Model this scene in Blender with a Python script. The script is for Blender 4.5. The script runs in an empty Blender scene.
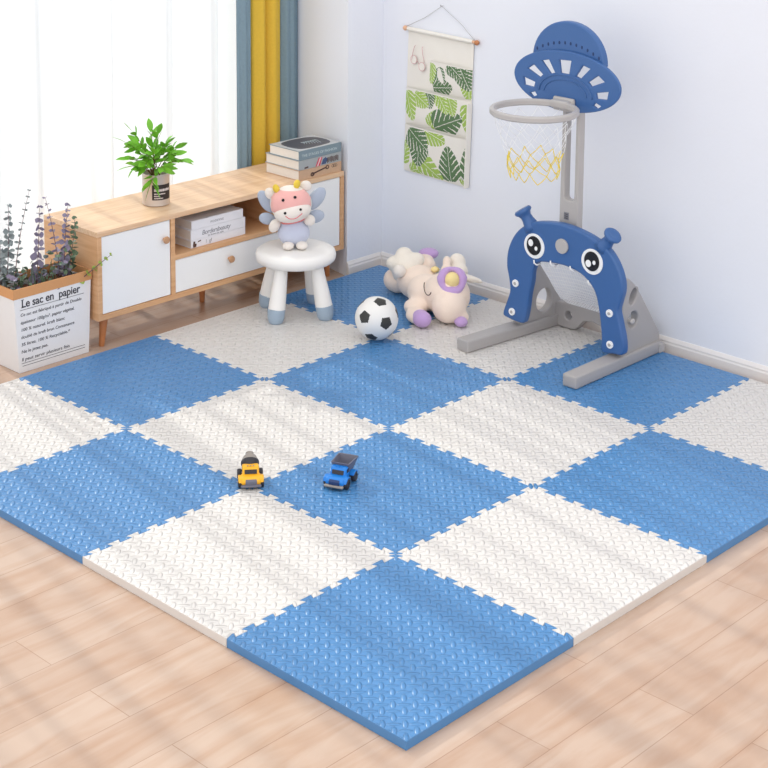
import bpy, bmesh, math, random
from mathutils import Vector, Matrix, Euler
from mathutils.bvhtree import BVHTree
from mathutils.geometry import tessellate_polygon
SC = bpy.context.scene
COL = SC.collection
PI = math.pi
random.seed(7)

# ------------------------------------------------------------ camera
cam_d = bpy.data.cameras.new('camera')
cam = bpy.data.objects.new('camera', cam_d)
COL.objects.link(cam)
SC.camera = cam
cam_d.sensor_width = 36.0
cam_d.lens = 36.0 * 1653.63 / 768
cam_d.shift_y = -0.4685
cam_d.clip_end = 100
_R = Matrix(((0.692628, 0.114357, -0.712172), (-0.721246, 0.121332, -0.68197), (0.008421, 0.986003, 0.166517)))
cam.matrix_world = Matrix.Translation((-2.4844, -2.2916, 2.2115)) @ _R.to_4x4()

# ------------------------------------------------------------ world, sun, exposure
w = bpy.data.worlds.new('daylight')
SC.world = w
w.use_nodes = True
bg = w.node_tree.nodes['Background']
bg.inputs[0].default_value = (1.0, 0.99, 0.99, 1)
bg.inputs[1].default_value = 1.33
sun_d = bpy.data.lights.new('sun', 'SUN')
sun_d.energy = 6.6
sun_d.color = (1.0, 0.95, 0.88)
sun_d.angle = math.radians(.7)
sun = bpy.data.objects.new('sun', sun_d)
COL.objects.link(sun)
_d = Vector((-0.14, -1.0, -0.60))
sun.rotation_euler = _d.to_track_quat('-Z', 'Y').to_euler()
sun.location = (1.0, 6.0, 4.0)
SC.view_settings.view_transform = 'Standard'
SC.view_settings.look = 'None'
SC.view_settings.gamma = 1
SC.view_settings.exposure = 0.12
SC.view_settings.use_curve_mapping = False

# ------------------------------------------------------------ materials
def lin(c):
    return tuple(((v / 255) / 12.92 if v <= 10 else ((v / 255 + 0.055) / 1.055) ** 2.4) for v in c) + (1,)

def mat(name, rgb, rough=0.6, metal=0.0, noise=0.0, nscale=20, bump=0.0, bscale=200, spec=0.5, sheen=0.0, sub=0.0):
    m = bpy.data.materials.new(name)
    m.use_nodes = True
    nt = m.node_tree
    b = nt.nodes['Principled BSDF']
    c = lin(rgb)
    b.inputs['Base Color'].default_value = c
    b.inputs['Roughness'].default_value = rough
    b.inputs['Metallic'].default_value = metal
    b.inputs['Specular IOR Level'].default_value = spec
    if sheen:
        b.inputs['Sheen Weight'].default_value = sheen
    tc = nt.nodes.new('ShaderNodeTexCoord')
    if noise:
        n = nt.nodes.new('ShaderNodeTexNoise')
        n.inputs['Scale'].default_value = nscale
        n.inputs['Detail'].default_value = 4
        nt.links.new(tc.outputs['Object'], n.inputs['Vector'])
        mx = nt.nodes.new('ShaderNodeMix')
        mx.data_type = 'RGBA'
        mx.inputs[6].default_value = tuple(v * (1 - noise) for v in c[:3]) + (1,)
        mx.inputs[7].default_value = tuple(min(1, v * (1 + noise * .6)) for v in c[:3]) + (1,)
        nt.links.new(n.outputs['Fac'], mx.inputs[0])
        nt.links.new(mx.outputs[2], b.inputs['Base Color'])
    if bump:
        n = nt.nodes.new('ShaderNodeTexNoise')
        n.inputs['Scale'].default_value = bscale
        n.inputs['Detail'].default_value = 3
        nt.links.new(tc.outputs['Object'], n.inputs['Vector'])
        bp = nt.nodes.new('ShaderNodeBump')
        bp.inputs['Strength'].default_value = bump
        bp.inputs['Distance'].default_value = 0.003
        nt.links.new(n.outputs['Fac'], bp.inputs['Height'])
        nt.links.new(bp.outputs[0], b.inputs['Normal'])
    return m

class NB:
    """tiny node builder for math chains"""
    def __init__(s, nt): s.nt = nt
    def m(s, op, a, b=None, c=None):
        n = s.nt.nodes.new('ShaderNodeMath'); n.operation = op
        for i, v in enumerate((a, b, c)):
            if v is None: continue
            if isinstance(v, (int, float)): n.inputs[i].default_value = v
            else: s.nt.links.new(v, n.inputs[i])
        return n.outputs[0]

def foam_mat(name, rgb, noise=.04):
    m = mat(name, rgb, rough=.34, spec=.75)
    nt = m.node_tree
    nb = NB(nt)
    b = nt.nodes['Principled BSDF']
    tc = nt.nodes.new('ShaderNodeTexCoord')
    sp = nt.nodes.new('ShaderNodeSeparateXYZ')
    nt.links.new(tc.outputs['Object'], sp.inputs[0])
    c = 0.6 / 16.4
    x = nb.m('DIVIDE', sp.outputs[0], c)
    y = nb.m('DIVIDE', sp.outputs[1], c)
    def lens(ox, sx, sy):
        fx = nb.m('SUBTRACT', nb.m('FRACT', nb.m('ADD', x, ox)), .5)
        fy = nb.m('SUBTRACT', nb.m('FRACT', nb.m('ADD', y, ox)), .5)
        p = nb.m('MULTIPLY', nb.m('ADD', fx, fy), 0.7071 / sx)
        q = nb.m('MULTIPLY', nb.m('SUBTRACT', fx, fy), 0.7071 / sy)
        r = nb.m('ADD', nb.m('MULTIPLY', p, p), nb.m('MULTIPLY', q, q))
        return nb.m('SQRT', nb.m('MAXIMUM', nb.m('SUBTRACT', 1.0, r), 0.0))
    h = nb.m('MAXIMUM', lens(.5, .46, .19), lens(0.0, .17, .46))
    bp = nt.nodes.new('ShaderNodeBump')
    bp.inputs['Strength'].default_value = 1.0
    bp.inputs['Distance'].default_value = 0.0042
    # only on the upper face
    ge = nt.nodes.new('ShaderNodeNewGeometry')
    sn = nt.nodes.new('ShaderNodeSeparateXYZ')
    nt.links.new(ge.outputs['True Normal'], sn.inputs[0])
    up = nb.m('GREATER_THAN', sn.outputs[2], .9)
    nt.links.new(nb.m('MULTIPLY', h, up), bp.inputs['Height'])
    nt.links.new(bp.outputs[0], b.inputs['Normal'])
    return m

M = {}
M['blue_foam'] = foam_mat('blue_foam', (70, 131, 187))
M['cream_foam'] = foam_mat('cream_foam', (219, 215, 211))
M['wall'] = mat('wall_paint', (231, 234, 242), .85, noise=.025, nscale=3, bump=.15, bscale=60)
M['trim'] = mat('white_trim', (226, 222, 220), .45)
M['frame'] = mat('window_frame_paint', (235, 236, 238), .4)
M['wood'] = mat('cabinet_wood_sunlit_top', (226, 184, 140), .42)
M['whitelam'] = mat('white_laminate', (244, 244, 244), .35)
M['darkline'] = mat('shadow_gap', (120, 90, 70), .8)
M['knob'] = mat('knob_wood', (196, 150, 112), .5, noise=.1)
M['legwood'] = mat('leg_wood', (188, 122, 76), .45, noise=.12)
M['kraft'] = mat('kraft_paper', (208, 152, 102), .75, noise=.05, bump=.2)
M['paper'] = mat('white_paper', (232, 231, 232), .7, noise=.02, bump=.25, bscale=40)
M['ink'] = mat('printing_ink', (52, 50, 56), .6)
M['soil'] = mat('dark_filler', (110, 66, 42), .95, noise=.3, bump=.8, bscale=60)
M['can'] = mat('brushed_steel_can', (205, 195, 188), .32, metal=.55, noise=.04)
M['label'] = mat('black_label', (38, 30, 32), .5)
M['labelink'] = mat('label_lettering', (215, 205, 205), .5)
M['leaf'] = mat('bright_green_leaf', (118, 188, 52), .4, noise=.5, nscale=25, spec=.4)
M['stem'] = mat('brown_stem', (110, 84, 52), .7)
M['euc'] = mat('dusty_eucalyptus_leaf', (134, 144, 146), .7, noise=.3, nscale=30)
M['eucp'] = mat('purple_grey_leaf', (140, 132, 156), .7, noise=.25, nscale=30)
M['eucg'] = mat('deep_green_leaf', (100, 124, 98), .6, noise=.35, nscale=30)
M['eucy'] = mat('lime_leaf', (160, 186, 84), .6, noise=.3, nscale=30)
M['eucstem'] = mat('grey_purple_stem', (118, 92, 98), .7)
M['plwhite'] = mat('white_plastic', (238, 236, 233), .32)
M['plblue'] = mat('blue_grey_plastic', (158, 176, 194), .5)
M['grey'] = mat('warm_grey_plastic', (168, 164, 163), .42, bump=.08, bscale=300)
M['greylite'] = mat('light_grey_plastic', (180, 176, 174), .4)
M['blue'] = mat('royal_blue_plastic', (58, 99, 156), .38, bump=.08, bscale=300)
M['bluedark'] = mat('dark_blue_hole_shade_and_grille', (30, 56, 104), .6)  # painted shade for the dome's holes, and plain colour of a truck grille
M['black'] = mat('black_gloss', (22, 18, 20), .25)
M['white'] = mat('white_gloss', (245, 245, 245), .3)
M['pink'] = mat('pink_plush', (245, 184, 178), .9, bump=.8, bscale=500, sheen=.3)
M['creamp'] = mat('cream_plush', (240, 232, 224), .9, bump=.8, bscale=500, sheen=.3)
M['lavbody'] = mat('lavender_blue_plush', (202, 208, 228), .9, bump=.8, bscale=500, sheen=.3)
M['wingp'] = mat('grey_blue_plush', (180, 190, 208), .9, bump=.8, bscale=500, sheen=.3)
M['yellowp'] = mat('yellow_plush', (238, 206, 76), .9, bump=.8, bscale=500)
M['smile'] = mat('pink_stitching', (226, 130, 130), .8)
M['peach'] = mat('peach_plush', (250, 230, 214), .9, noise=.03, bump=1.0, bscale=350, sheen=.3)
M['whitefleece'] = mat('white_fleece', (242, 234, 222), .95, bump=1.0, bscale=250, sheen=.4)
M['lilac'] = mat('lilac_plush', (196, 162, 216), .9, bump=.9, bscale=400, sheen=.3)
M['paleyellow'] = mat('pale_yellow_plush', (248, 226, 160), .9, bump=.7, bscale=400)
M['ballw'] = mat('ball_white_leather', (236, 234, 230), .4, bump=.4, bscale=600)
M['ballk'] = mat('ball_black_leather', (52, 52, 50), .45, bump=.4, bscale=600)
M['ctblue'] = mat('slate_blue_curtain', (122, 146, 160), .85, noise=.12, nscale=90, bump=.3, bscale=400)
M['ctyel'] = mat('mustard_curtain', (220, 182, 62), .85, noise=.1, nscale=90, bump=.3, bscale=400)
M['canvas'] = mat('cream_canvas', (232, 228, 220), .9, noise=.03, bump=.3, bscale=400)
M['lfdark'] = mat('dark_leaf_print', (92, 122, 84), .9)
M['lflight'] = mat('lime_leaf_print', (160, 190, 92), .9)
M['rod'] = mat('pale_rod_wood', (222, 176, 142), .5)
M['string'] = mat('grey_string', (190, 190, 192), .9)
M['pinkwire'] = mat('pink_wire', (214, 168, 172), .4)
M['netw'] = mat('white_netting', (244, 245, 247), .7)
M['nety'] = mat('yellow_netting', (240, 214, 70), .6)
M['tyel'] = mat('toy_yellow', (246, 180, 32), .35)
M['tblue'] = mat('toy_blue', (24, 126, 214), .35)
M['tgrey'] = mat('toy_grey', (104, 104, 118), .5)
M['tdark'] = mat('toy_black', (44, 42, 48), .5)
M['tlgrey'] = mat('toy_light_grey', (150, 142, 134), .5)
M['bkslate'] = mat('slate_blue_cover', (128, 146, 156), .4)
M['bkcover'] = mat('pale_grey_cover', (196, 198, 200), .35)
M['bkdark'] = mat('charcoal_print', (74, 74, 82), .4)
M['bktan'] = mat('tan_photo_print', (206, 170, 140), .45, noise=.12, nscale=60)
M['bkgrey'] = mat('grey_photo_print', (168, 172, 174), .45, noise=.1, nscale=60)
M['bkred'] = mat('red_print', (214, 74, 92), .45)
M['bknavy'] = mat('navy_print', (66, 84, 124), .45)
M['bkbrown'] = mat('dark_brown_print', (86, 60, 52), .45)
M['pages'] = mat('page_edges', (232, 226, 218), .8, noise=.05, nscale=120)
M['bkwhite'] = mat('white_cover', (232, 232, 238), .4)
M['txtgrey'] = mat('grey_lettering', (130, 130, 138), .5)
M['txtpale'] = mat('pale_lettering', (190, 204, 208), .5)
M['pinkish'] = mat('pink_label', (240, 200, 205), .6)

def sheer_mat():
    m = bpy.data.materials.new('sheer_voile'); m.use_nodes = True
    nt = m.node_tree; nt.nodes.clear()
    nb = NB(nt)
    out = nt.nodes.new('ShaderNodeOutputMaterial')
    tr = nt.nodes.new('ShaderNodeBsdfTransparent')
    tl = nt.nodes.new('ShaderNodeBsdfTranslucent'); tl.inputs[0].default_value = (.58, .59, .61, 1)
    df = nt.nodes.new('ShaderNodeBsdfDiffuse'); df.inputs[0].default_value = (.72, .73, .75, 1)
    a = nt.nodes.new('ShaderNodeMixShader'); a.inputs[0].default_value = .62
    nt.links.new(tl.outputs[0], a.inputs[1]); nt.links.new(df.outputs[0], a.inputs[2])
    b = nt.nodes.new('ShaderNodeMixShader')
    # woven cloth: the more obliquely it is crossed, the denser it is
    lw = nt.nodes.new('ShaderNodeLayerWeight'); lw.inputs[0].default_value = .5
    f = nb.m('ADD', nb.m('MULTIPLY', lw.outputs['Facing'], .80), .58)
    f = nb.m('MINIMUM', f, .96)
    nt.links.new(f, b.inputs[0])
    nt.links.new(tr.outputs[0], b.inputs[1]); nt.links.new(a.outputs[0], b.inputs[2])
    nt.links.new(b.outputs[0], out.inputs[0])
    return m
M['sheer'] = sheer_mat()

def glass_mat():
    m = bpy.data.materials.new('window_glass'); m.use_nodes = True
    nt = m.node_tree; nt.nodes.clear()
    out = nt.nodes.new('ShaderNodeOutputMaterial')
    tr = nt.nodes.new('ShaderNodeBsdfTransparent'); tr.inputs[0].default_value = (.96, .98, .98, 1)
    gl = nt.nodes.new('ShaderNodeBsdfGlossy'); gl.inputs['Roughness'].default_value = .02
    a = nt.nodes.new('ShaderNodeMixShader'); a.inputs[0].default_value = .05
    nt.links.new(tr.outputs[0], a.inputs[1]); nt.links.new(gl.outputs[0], a.inputs[2])
    nt.links.new(a.outputs[0], out.inputs[0])
    return m
M['glass'] = glass_mat()

def wood_grain(m, axis, base, dark, stretch=14, scale=6):
    nt = m.node_tree; b = nt.nodes['Principled BSDF']
    tc = nt.nodes.new('ShaderNodeTexCoord'); mp = nt.nodes.new('ShaderNodeMapping')
    s = [stretch, stretch, stretch]; s[axis] = 1.0
    mp.inputs['Scale'].default_value = s
    nt.links.new(tc.outputs['Object'], mp.inputs[0])
    n = nt.nodes.new('ShaderNodeTexNoise'); n.inputs['Scale'].default_value = scale
    n.inputs['Detail'].default_value = 5; n.inputs['Distortion'].default_value = .4
    nt.links.new(mp.outputs[0], n.inputs['Vector'])
    r = nt.nodes.new('ShaderNodeValToRGB')
    r.color_ramp.elements[0].position = .35; r.color_ramp.elements[0].color = lin(dark)
    r.color_ramp.elements[1].position = .62; r.color_ramp.elements[1].color = lin(base)
    nt.links.new(n.outputs['Fac'], r.inputs[0]); nt.links.new(r.outputs[0], b.inputs['Base Color'])
wood_grain(M['wood'], 0, (232, 198, 164), (220, 180, 142))  # top panel lighter than the body: window light put into the wood colour
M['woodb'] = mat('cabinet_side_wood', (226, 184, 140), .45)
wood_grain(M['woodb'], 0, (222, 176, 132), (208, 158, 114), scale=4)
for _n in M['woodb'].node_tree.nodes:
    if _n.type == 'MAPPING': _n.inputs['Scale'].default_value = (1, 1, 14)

def floor_mat():
    m = mat('light_plank_floor', (230, 205, 178), .3, spec=.5)
    nt = m.node_tree; b = nt.nodes['Principled BSDF']; nb = NB(nt)
    tc = nt.nodes.new('ShaderNodeTexCoord')
    mp = nt.nodes.new('ShaderNodeMapping'); mp.inputs['Location'].default_value = (.36, -.073, 0)
    nt.links.new(tc.outputs['Object'], mp.inputs[0])
    br = nt.nodes.new('ShaderNodeTexBrick')
    br.offset = .37; br.offset_frequency = 2
    br.inputs['Scale'].default_value = 1.0
    br.inputs['Brick Width'].default_value = .92; br.inputs['Row Height'].default_value = .154
    br.inputs['Mortar Size'].default_value = .0011; br.inputs['Mortar Smooth'].default_value = .3
    br.inputs['Bias'].default_value = 0
    br.inputs['Color1'].default_value = lin((196, 172, 154)); br.inputs['Color2'].default_value = lin((189, 163, 144))
    br.inputs['Mortar'].default_value = lin((168, 138, 116))
    nt.links.new(mp.outputs[0], br.inputs['Vector'])
    mp2 = nt.nodes.new('ShaderNodeMapping'); mp2.inputs['Scale'].default_value = (1.1, 7, 1)
    nt.links.new(tc.outputs['Object'], mp2.inputs[0])
    n = nt.nodes.new('ShaderNodeTexNoise'); n.inputs['Scale'].default_value = 2.2
    n.inputs['Detail'].default_value = 7; n.inputs['Distortion'].default_value = .8
    nt.links.new(mp2.outputs[0], n.inputs['Vector'])
    r = nt.nodes.new('ShaderNodeValToRGB')
    r.color_ramp.elements[0].position = .30; r.color_ramp.elements[0].color = lin((234, 214, 196))
    r.color_ramp.elements[1].position = .62; r.color_ramp.elements[1].color = (1, 1, 1, 1)
    nt.links.new(n.outputs['Fac'], r.inputs[0])
    mx = nt.nodes.new('ShaderNodeMix'); mx.data_type = 'RGBA'; mx.blend_type = 'MULTIPLY'; mx.inputs[0].default_value = .75
    nt.links.new(br.outputs['Color'], mx.inputs[6]); nt.links.new(r.outputs[0], mx.inputs[7])
    # small knots
    vo = nt.nodes.new('ShaderNodeTexVoronoi'); vo.inputs['Scale'].default_value = 2.3
    nt.links.new(tc.outputs['Object'], vo.inputs['Vector'])
    k = nb.m('LESS_THAN', vo.outputs['Distance'], .016)
    mk = nt.nodes.new('ShaderNodeMix'); mk.data_type = 'RGBA'
    nt.links.new(k, mk.inputs[0]); nt.links.new(mx.outputs[2], mk.inputs[6]); mk.inputs[7].default_value = lin((150, 105, 75))
    nt.links.new(mk.outputs[2], b.inputs['Base Color'])
    bp = nt.nodes.new('ShaderNodeBump'); bp.inputs['Strength'].default_value = .35; bp.inputs['Distance'].default_value = .001
    bp.invert = True
    nt.links.new(br.outputs['Fac'], bp.inputs['Height']); nt.links.new(bp.outputs[0], b.inputs['Normal'])
    b.inputs['Roughness'].default_value = .24
    return m
M['floor'] = floor_mat()

# ------------------------------------------------------------ helpers
def link(name, me, m=None, parent=None, loc=None):
    o = bpy.data.objects.new(name, me)
    COL.objects.link(o)
    if m is not None:
        for q in (m if isinstance(m, (list, tuple)) else [m]): me.materials.append(M[q])
    if parent is not None: o.parent = parent
    if loc is not None: o.location = loc
    return o

def obj(name, bm, m, parent=None, loc=None, smooth=False):
    me = bpy.data.meshes.new(name)
    bmesh.ops.recalc_face_normals(bm, faces=bm.faces)
    bm.to_mesh(me); bm.free()
    if smooth:
        for p in me.polygons: p.use_smooth = True
        if smooth != 'all':
            me.set_sharp_from_angle(angle=math.radians(38))
    return link(name, me, m, parent, loc)

def thing(name, label, cat, loc=(0, 0, 0), rz=0, group=None):
    o = bpy.data.objects.new(name, None)
    COL.objects.link(o)
    o.empty_display_size = .05
    o.location = loc; o.rotation_euler = (0, 0, rz)
    return tag(o, label, cat, group)

def tag(o, label, cat, group=None):
    o['label'] = label; o['category'] = cat
    if group: o['group'] = group
    return o

def struct(o): o['kind'] = 'structure'; return o

def add_box(bm, x0, x1, y0, y1, z0, z1, bev=0, seg=2, mi=0, mtx=None):
    t = bmesh.new()
    bmesh.ops.create_cube(t, size=1)
    for v in t.verts:
        v.co = Vector(((x0 + x1) / 2 + v.co.x * (x1 - x0), (y0 + y1) / 2 + v.co.y * (y1 - y0), (z0 + z1) / 2 + v.co.z * (z1 - z0)))
    if bev: bmesh.ops.bevel(t, geom=t.edges[:], offset=bev, segments=seg, affect='EDGES', profile=.5)
    merge(bm, t, mi, mtx)

def merge(bm, t, mi=0, mtx=None):
    if mtx is not None: t.transform(mtx)
    for f in t.faces:
        if mi is not None: f.material_index = mi
    me = bpy.data.meshes.new('tmp'); t.to_mesh(me); t.free()
    bm.from_mesh(me); bpy.data.meshes.remove(me)

def box(name, ext, m, parent=None, bev=0.002, seg=2):
    bm = bmesh.new(); add_box(bm, *ext, bev=bev, seg=seg)
    return obj(name, bm, m, parent)

def add_ell(bm, c, r, rot=None, seg=24, rings=16, mi=0):
    t = bmesh.new(); bmesh.ops.create_uvsphere(t, u_segments=seg, v_segments=rings, radius=1)
    if not isinstance(r, (tuple, list)): r = (r, r, r)
    mt = Matrix.Translation(c) @ (Euler(rot).to_matrix().to_4x4() if rot else Matrix()) @ Matrix.Diagonal((*r, 1))
    merge(bm, t, mi, mt)

def add_tube(bm, pts, r, n=8, closed=False, mi=0, caps=True):
    pts = [Vector(p) for p in pts]
    N = len(pts)
    rs = r if isinstance(r, (list, tuple)) else [r] * N
    rings = []; up = None
    for i, p in enumerate(pts):
        if closed: t = (pts[(i + 1) % N] - pts[i - 1])
        else: t = pts[min(i + 1, N - 1)] - pts[max(i - 1, 0)]
        if t.length < 1e-9: t = Vector((0, 0, 1))
        t.normalize()
        if up is None:
            up = Vector((0, 0, 1)) if abs(t.z) < .9 else Vector((1, 0, 0))
        a = (up - t * up.dot(t))
        if a.length < 1e-6: a = t.orthogonal()
        a.normalize(); up = a; b = t.cross(a)
        rings.append([bm.verts.new(p + (a * math.cos(2 * PI * k / n) + b * math.sin(2 * PI * k / n)) * rs[i]) for k in range(n)])
    for i in range(N if closed else N - 1):
        A, B = rings[i], rings[(i + 1) % N]
        for k in range(n):
            f = bm.faces.new((A[k], A[(k + 1) % n], B[(k + 1) % n], B[k])); f.material_index = mi
    if not closed and caps:
        for A in (rings[0], rings[-1]):
            try:
                f = bm.faces.new(A); f.material_index = mi
            except ValueError: pass

def add_lathe(bm, prof, n=32, mtx=None, mi=0):
    """prof: (r, z) from bottom to top"""
    t = bmesh.new(); rings = []
    for r, z in prof:
        if r < 1e-6: rings.append([t.verts.new((0, 0, z))])
        else: rings.append([t.verts.new((r * math.cos(2 * PI * k / n), r * math.sin(2 * PI * k / n), z)) for k in range(n)])
    for A, B in zip(rings, rings[1:]):
        for k in range(n):
            if len(A) == 1 and len(B) == 1: continue
            if len(A) == 1: t.faces.new((A[0], B[(k + 1) % n], B[k]))
            elif len(B) == 1: t.faces.new((A[k], A[(k + 1) % n], B[0]))
            else: t.faces.new((A[k], A[(k + 1) % n], B[(k + 1) % n], B[k]))
    for A in (rings[0], rings[-1]):
        if len(A) > 1: t.faces.new(A)
    merge(bm, t, mi, mtx)

def evaluated(o):
    dg = bpy.context.evaluated_depsgraph_get()
    return bpy.data.meshes.new_from_object(o.evaluated_get(dg))

def smooth_closed(pts, k=3):
    """Catmull-Rom resampling of a closed outline"""
    out = []; n = len(pts)
    for i in range(n):
        p0, p1, p2, p3 = [Vector(pts[(i + d) % n]) for d in (-1, 0, 1, 2)]
        for j in range(k):
            t = j / k
            out.append(tuple(.5 * ((2 * p1) + (p2 - p0) * t + (2 * p0 - 5 * p1 + 4 * p2 - p3) * t * t + (3 * p1 - p0 - 3 * p2 + p3) * t ** 3)))
    return out

def circle(cx, cy, rx, ry=None, n=32, rot=0):
    ry = ry or rx
    return [(cx + rx * math.cos(2 * PI * k / n) * math.cos(rot) - ry * math.sin(2 * PI * k / n) * math.sin(rot),
             cy + rx * math.cos(2 * PI * k / n) * math.sin(rot) + ry * math.sin(2 * PI * k / n) * math.cos(rot)) for k in range(n)]

def plate(name, outlines, thick, bev, m, parent, mtx, smooth=True):
    """outlines (first outer, others holes) in a 2-D plane, extruded; mtx takes (u, v, w) to the thing's space"""
    cu = bpy.data.curves.new('tmpc', 'CURVE'); cu.dimensions = '2D'; cu.fill_mode = 'BOTH'
    for ol in outlines:
        s = cu.splines.new('POLY'); s.points.add(len(ol) - 1)
        for p, q in zip(s.points, ol): p.co = (q[0], q[1], 0, 1)
        s.use_cyclic_u = True
    cu.extrude = thick / 2 - bev; cu.bevel_depth = bev; cu.bevel_resolution = 3; cu.offset = -bev
    o = bpy.data.objects.new('tmpo', cu); COL.objects.link(o)
    me = evaluated(o)
    bpy.data.objects.remove(o); bpy.data.curves.remove(cu)
    me.transform(mtx)
    me.name = name
    me.materials.clear()
    if smooth:
        for p in me.polygons: p.use_smooth = True
        me.set_sharp_from_angle(angle=math.radians(40))
    if parent == 'mesh': return me
    return link(name, me, m, parent)

def text_mesh(s, size, mtx, extrude=.0003, spacing=1.0, xscale=1.0, shear=0, offset=0, align='LEFT'):
    cu = bpy.data.curves.new('tmpt', 'FONT'); cu.body = s; cu.size = size; cu.extrude = extrude
    cu.space_character = spacing; cu.shear = shear; cu.offset = offset; cu.align_x = align
    o = bpy.data.objects.new('tmpo', cu); COL.objects.link(o)
    me = evaluated(o)
    bpy.data.objects.remove(o); bpy.data.curves.remove(cu)
    me.transform(mtx @ Matrix.Diagonal((xscale, 1, 1, 1)))
    return me

def blob(name, ells, m, parent, voxel=.004, it=6, mtx=None, disp=0):
    """several ellipsoids fused into one continuous soft skin"""
    bm = bmesh.new()
    for e in ells: add_ell(bm, e[0], e[1], e[2] if len(e) > 2 else None)
    me = bpy.data.meshes.new('tmpb'); bm.to_mesh(me); bm.free()
    if mtx is not None: me.transform(mtx)
    o = bpy.data.objects.new('tmpo', me); COL.objects.link(o)
    r = o.modifiers.new('r', 'REMESH'); r.mode = 'VOXEL'; r.voxel_size = voxel; r.use_smooth_shade = True
    s = o.modifiers.new('s', 'SMOOTH'); s.iterations = it; s.factor = .6
    out = evaluated(o)
    bpy.data.objects.remove(o)
    out.name = name; out.materials.clear()
    for p in out.polygons: p.use_smooth = True
    return link(name, out, m, parent)

def snapper(o):
    me = o.data
    b = BVHTree.FromPolygons([v.co for v in me.vertices], [p.vertices[:] for p in me.polygons])
    def f(p, lift=0):
        co, no, _, _ = b.find_nearest(Vector(p))
        return co + no * lift
    return f

# ------------------------------------------------------------ the setting
MT = 0.024
struct(obj('floor', (lambda bm: (add_box(bm, -3.6, 2.6, -3.4, 3.1, -.06, 0), bm)[1])(bmesh.new()), 'floor'))
bm = bmesh.new(); add_box(bm, 2.462, 2.60, -3.4, 2.45, 0, 2.7)
struct(obj('wall_right', bm, 'wall'))
# the corner pier: its face looks into the room, its reveal runs back to the window
bm = bmesh.new()
vs = [(2.252, 2.448), (2.60, 2.448), (2.60, 3.10), (2.365, 3.10), (2.340, 2.86)]
lo = [bm.verts.new((x, y, 0)) for x, y in vs]; hi = [bm.verts.new((x, y, 2.7)) for x, y in vs]
bm.faces.new(lo); bm.faces.new(hi)
for i in range(5): bm.faces.new((lo[i], lo[(i + 1) % 5], hi[(i + 1) % 5], hi[i]))
struct(obj('wall_corner', bm, 'wall'))
# window wall with one wide opening
WX0, WX1, WZ0, WZ1 = -3.0, 2.27, .10, 2.5
bm = bmesh.new()
add_box(bm, -3.6, WX0, 2.98, 3.10, 0, 2.7)
add_box(bm, WX1, 2.350, 2.98, 3.10, 0, 2.7)
add_box(bm, WX0, WX1, 2.98, 3.10, 0, WZ0)
add_box(bm, WX0, WX1, 2.98, 3.10, WZ1, 2.7)
struct(obj('wall_back', bm, 'wall'))
win = thing('window_1', 'wide white framed window behind the sheer curtain', 'window', (0, 3.04, 0)); del win['label'], win['category']
struct(win)
bm = bmesh.new()
add_box(bm, WX0, WX1, -.03, .03, WZ0, WZ0 + .05); add_box(bm, WX0, WX1, -.03, .03, WZ1 - .05, WZ1)
for x in (WX0 + .025, -1.72, -.43, .86, WX1 - .025):
    add_box(bm, x - .028, x + .028, -.03, .03, WZ0, WZ1)
obj('window_frame', bm, 'frame', win)
for x0, x1 in ((WX0 + .05, -1.75), (-1.69, -.46), (-.40, .83), (.89, WX1 - .05)):
    bm = bmesh.new(); add_box(bm, x0, x1, -.003, .003, WZ0 + .05, WZ1 - .05)
    obj('pane', bm, 'glass', win)

def baseboard(name, p0, p1, nrm):
    """ogee skirting profile swept along p0-p1; nrm points into the room"""
    prof = [(0, 0), (.014, 0), (.014, .040), (.011, .046), (.011, .052), (.006, .060), (.003, .064), (0, .064)]
    bm = bmesh.new(); rows = []
    for p in (p0, p1):
        rows.append([bm.verts.new((p[0] + nrm[0] * d, p[1] + nrm[1] * d, z)) for d, z in prof])
    n = len(prof)
    for k in range(n): bm.faces.new((rows[0][k], rows[0][(k + 1) % n], rows[1][(k + 1) % n], rows[1][k]))
    bm.faces.new(rows[0]); bm.faces.new(rows[1])
    return struct(obj(name, bm, 'trim'))
baseboard('baseboard_right', (2.462, -3.4), (2.462, 2.448), (-1, 0))
baseboard('baseboard_corner', (2.249, 2.448), (2.448, 2.448), (0, -1))

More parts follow.
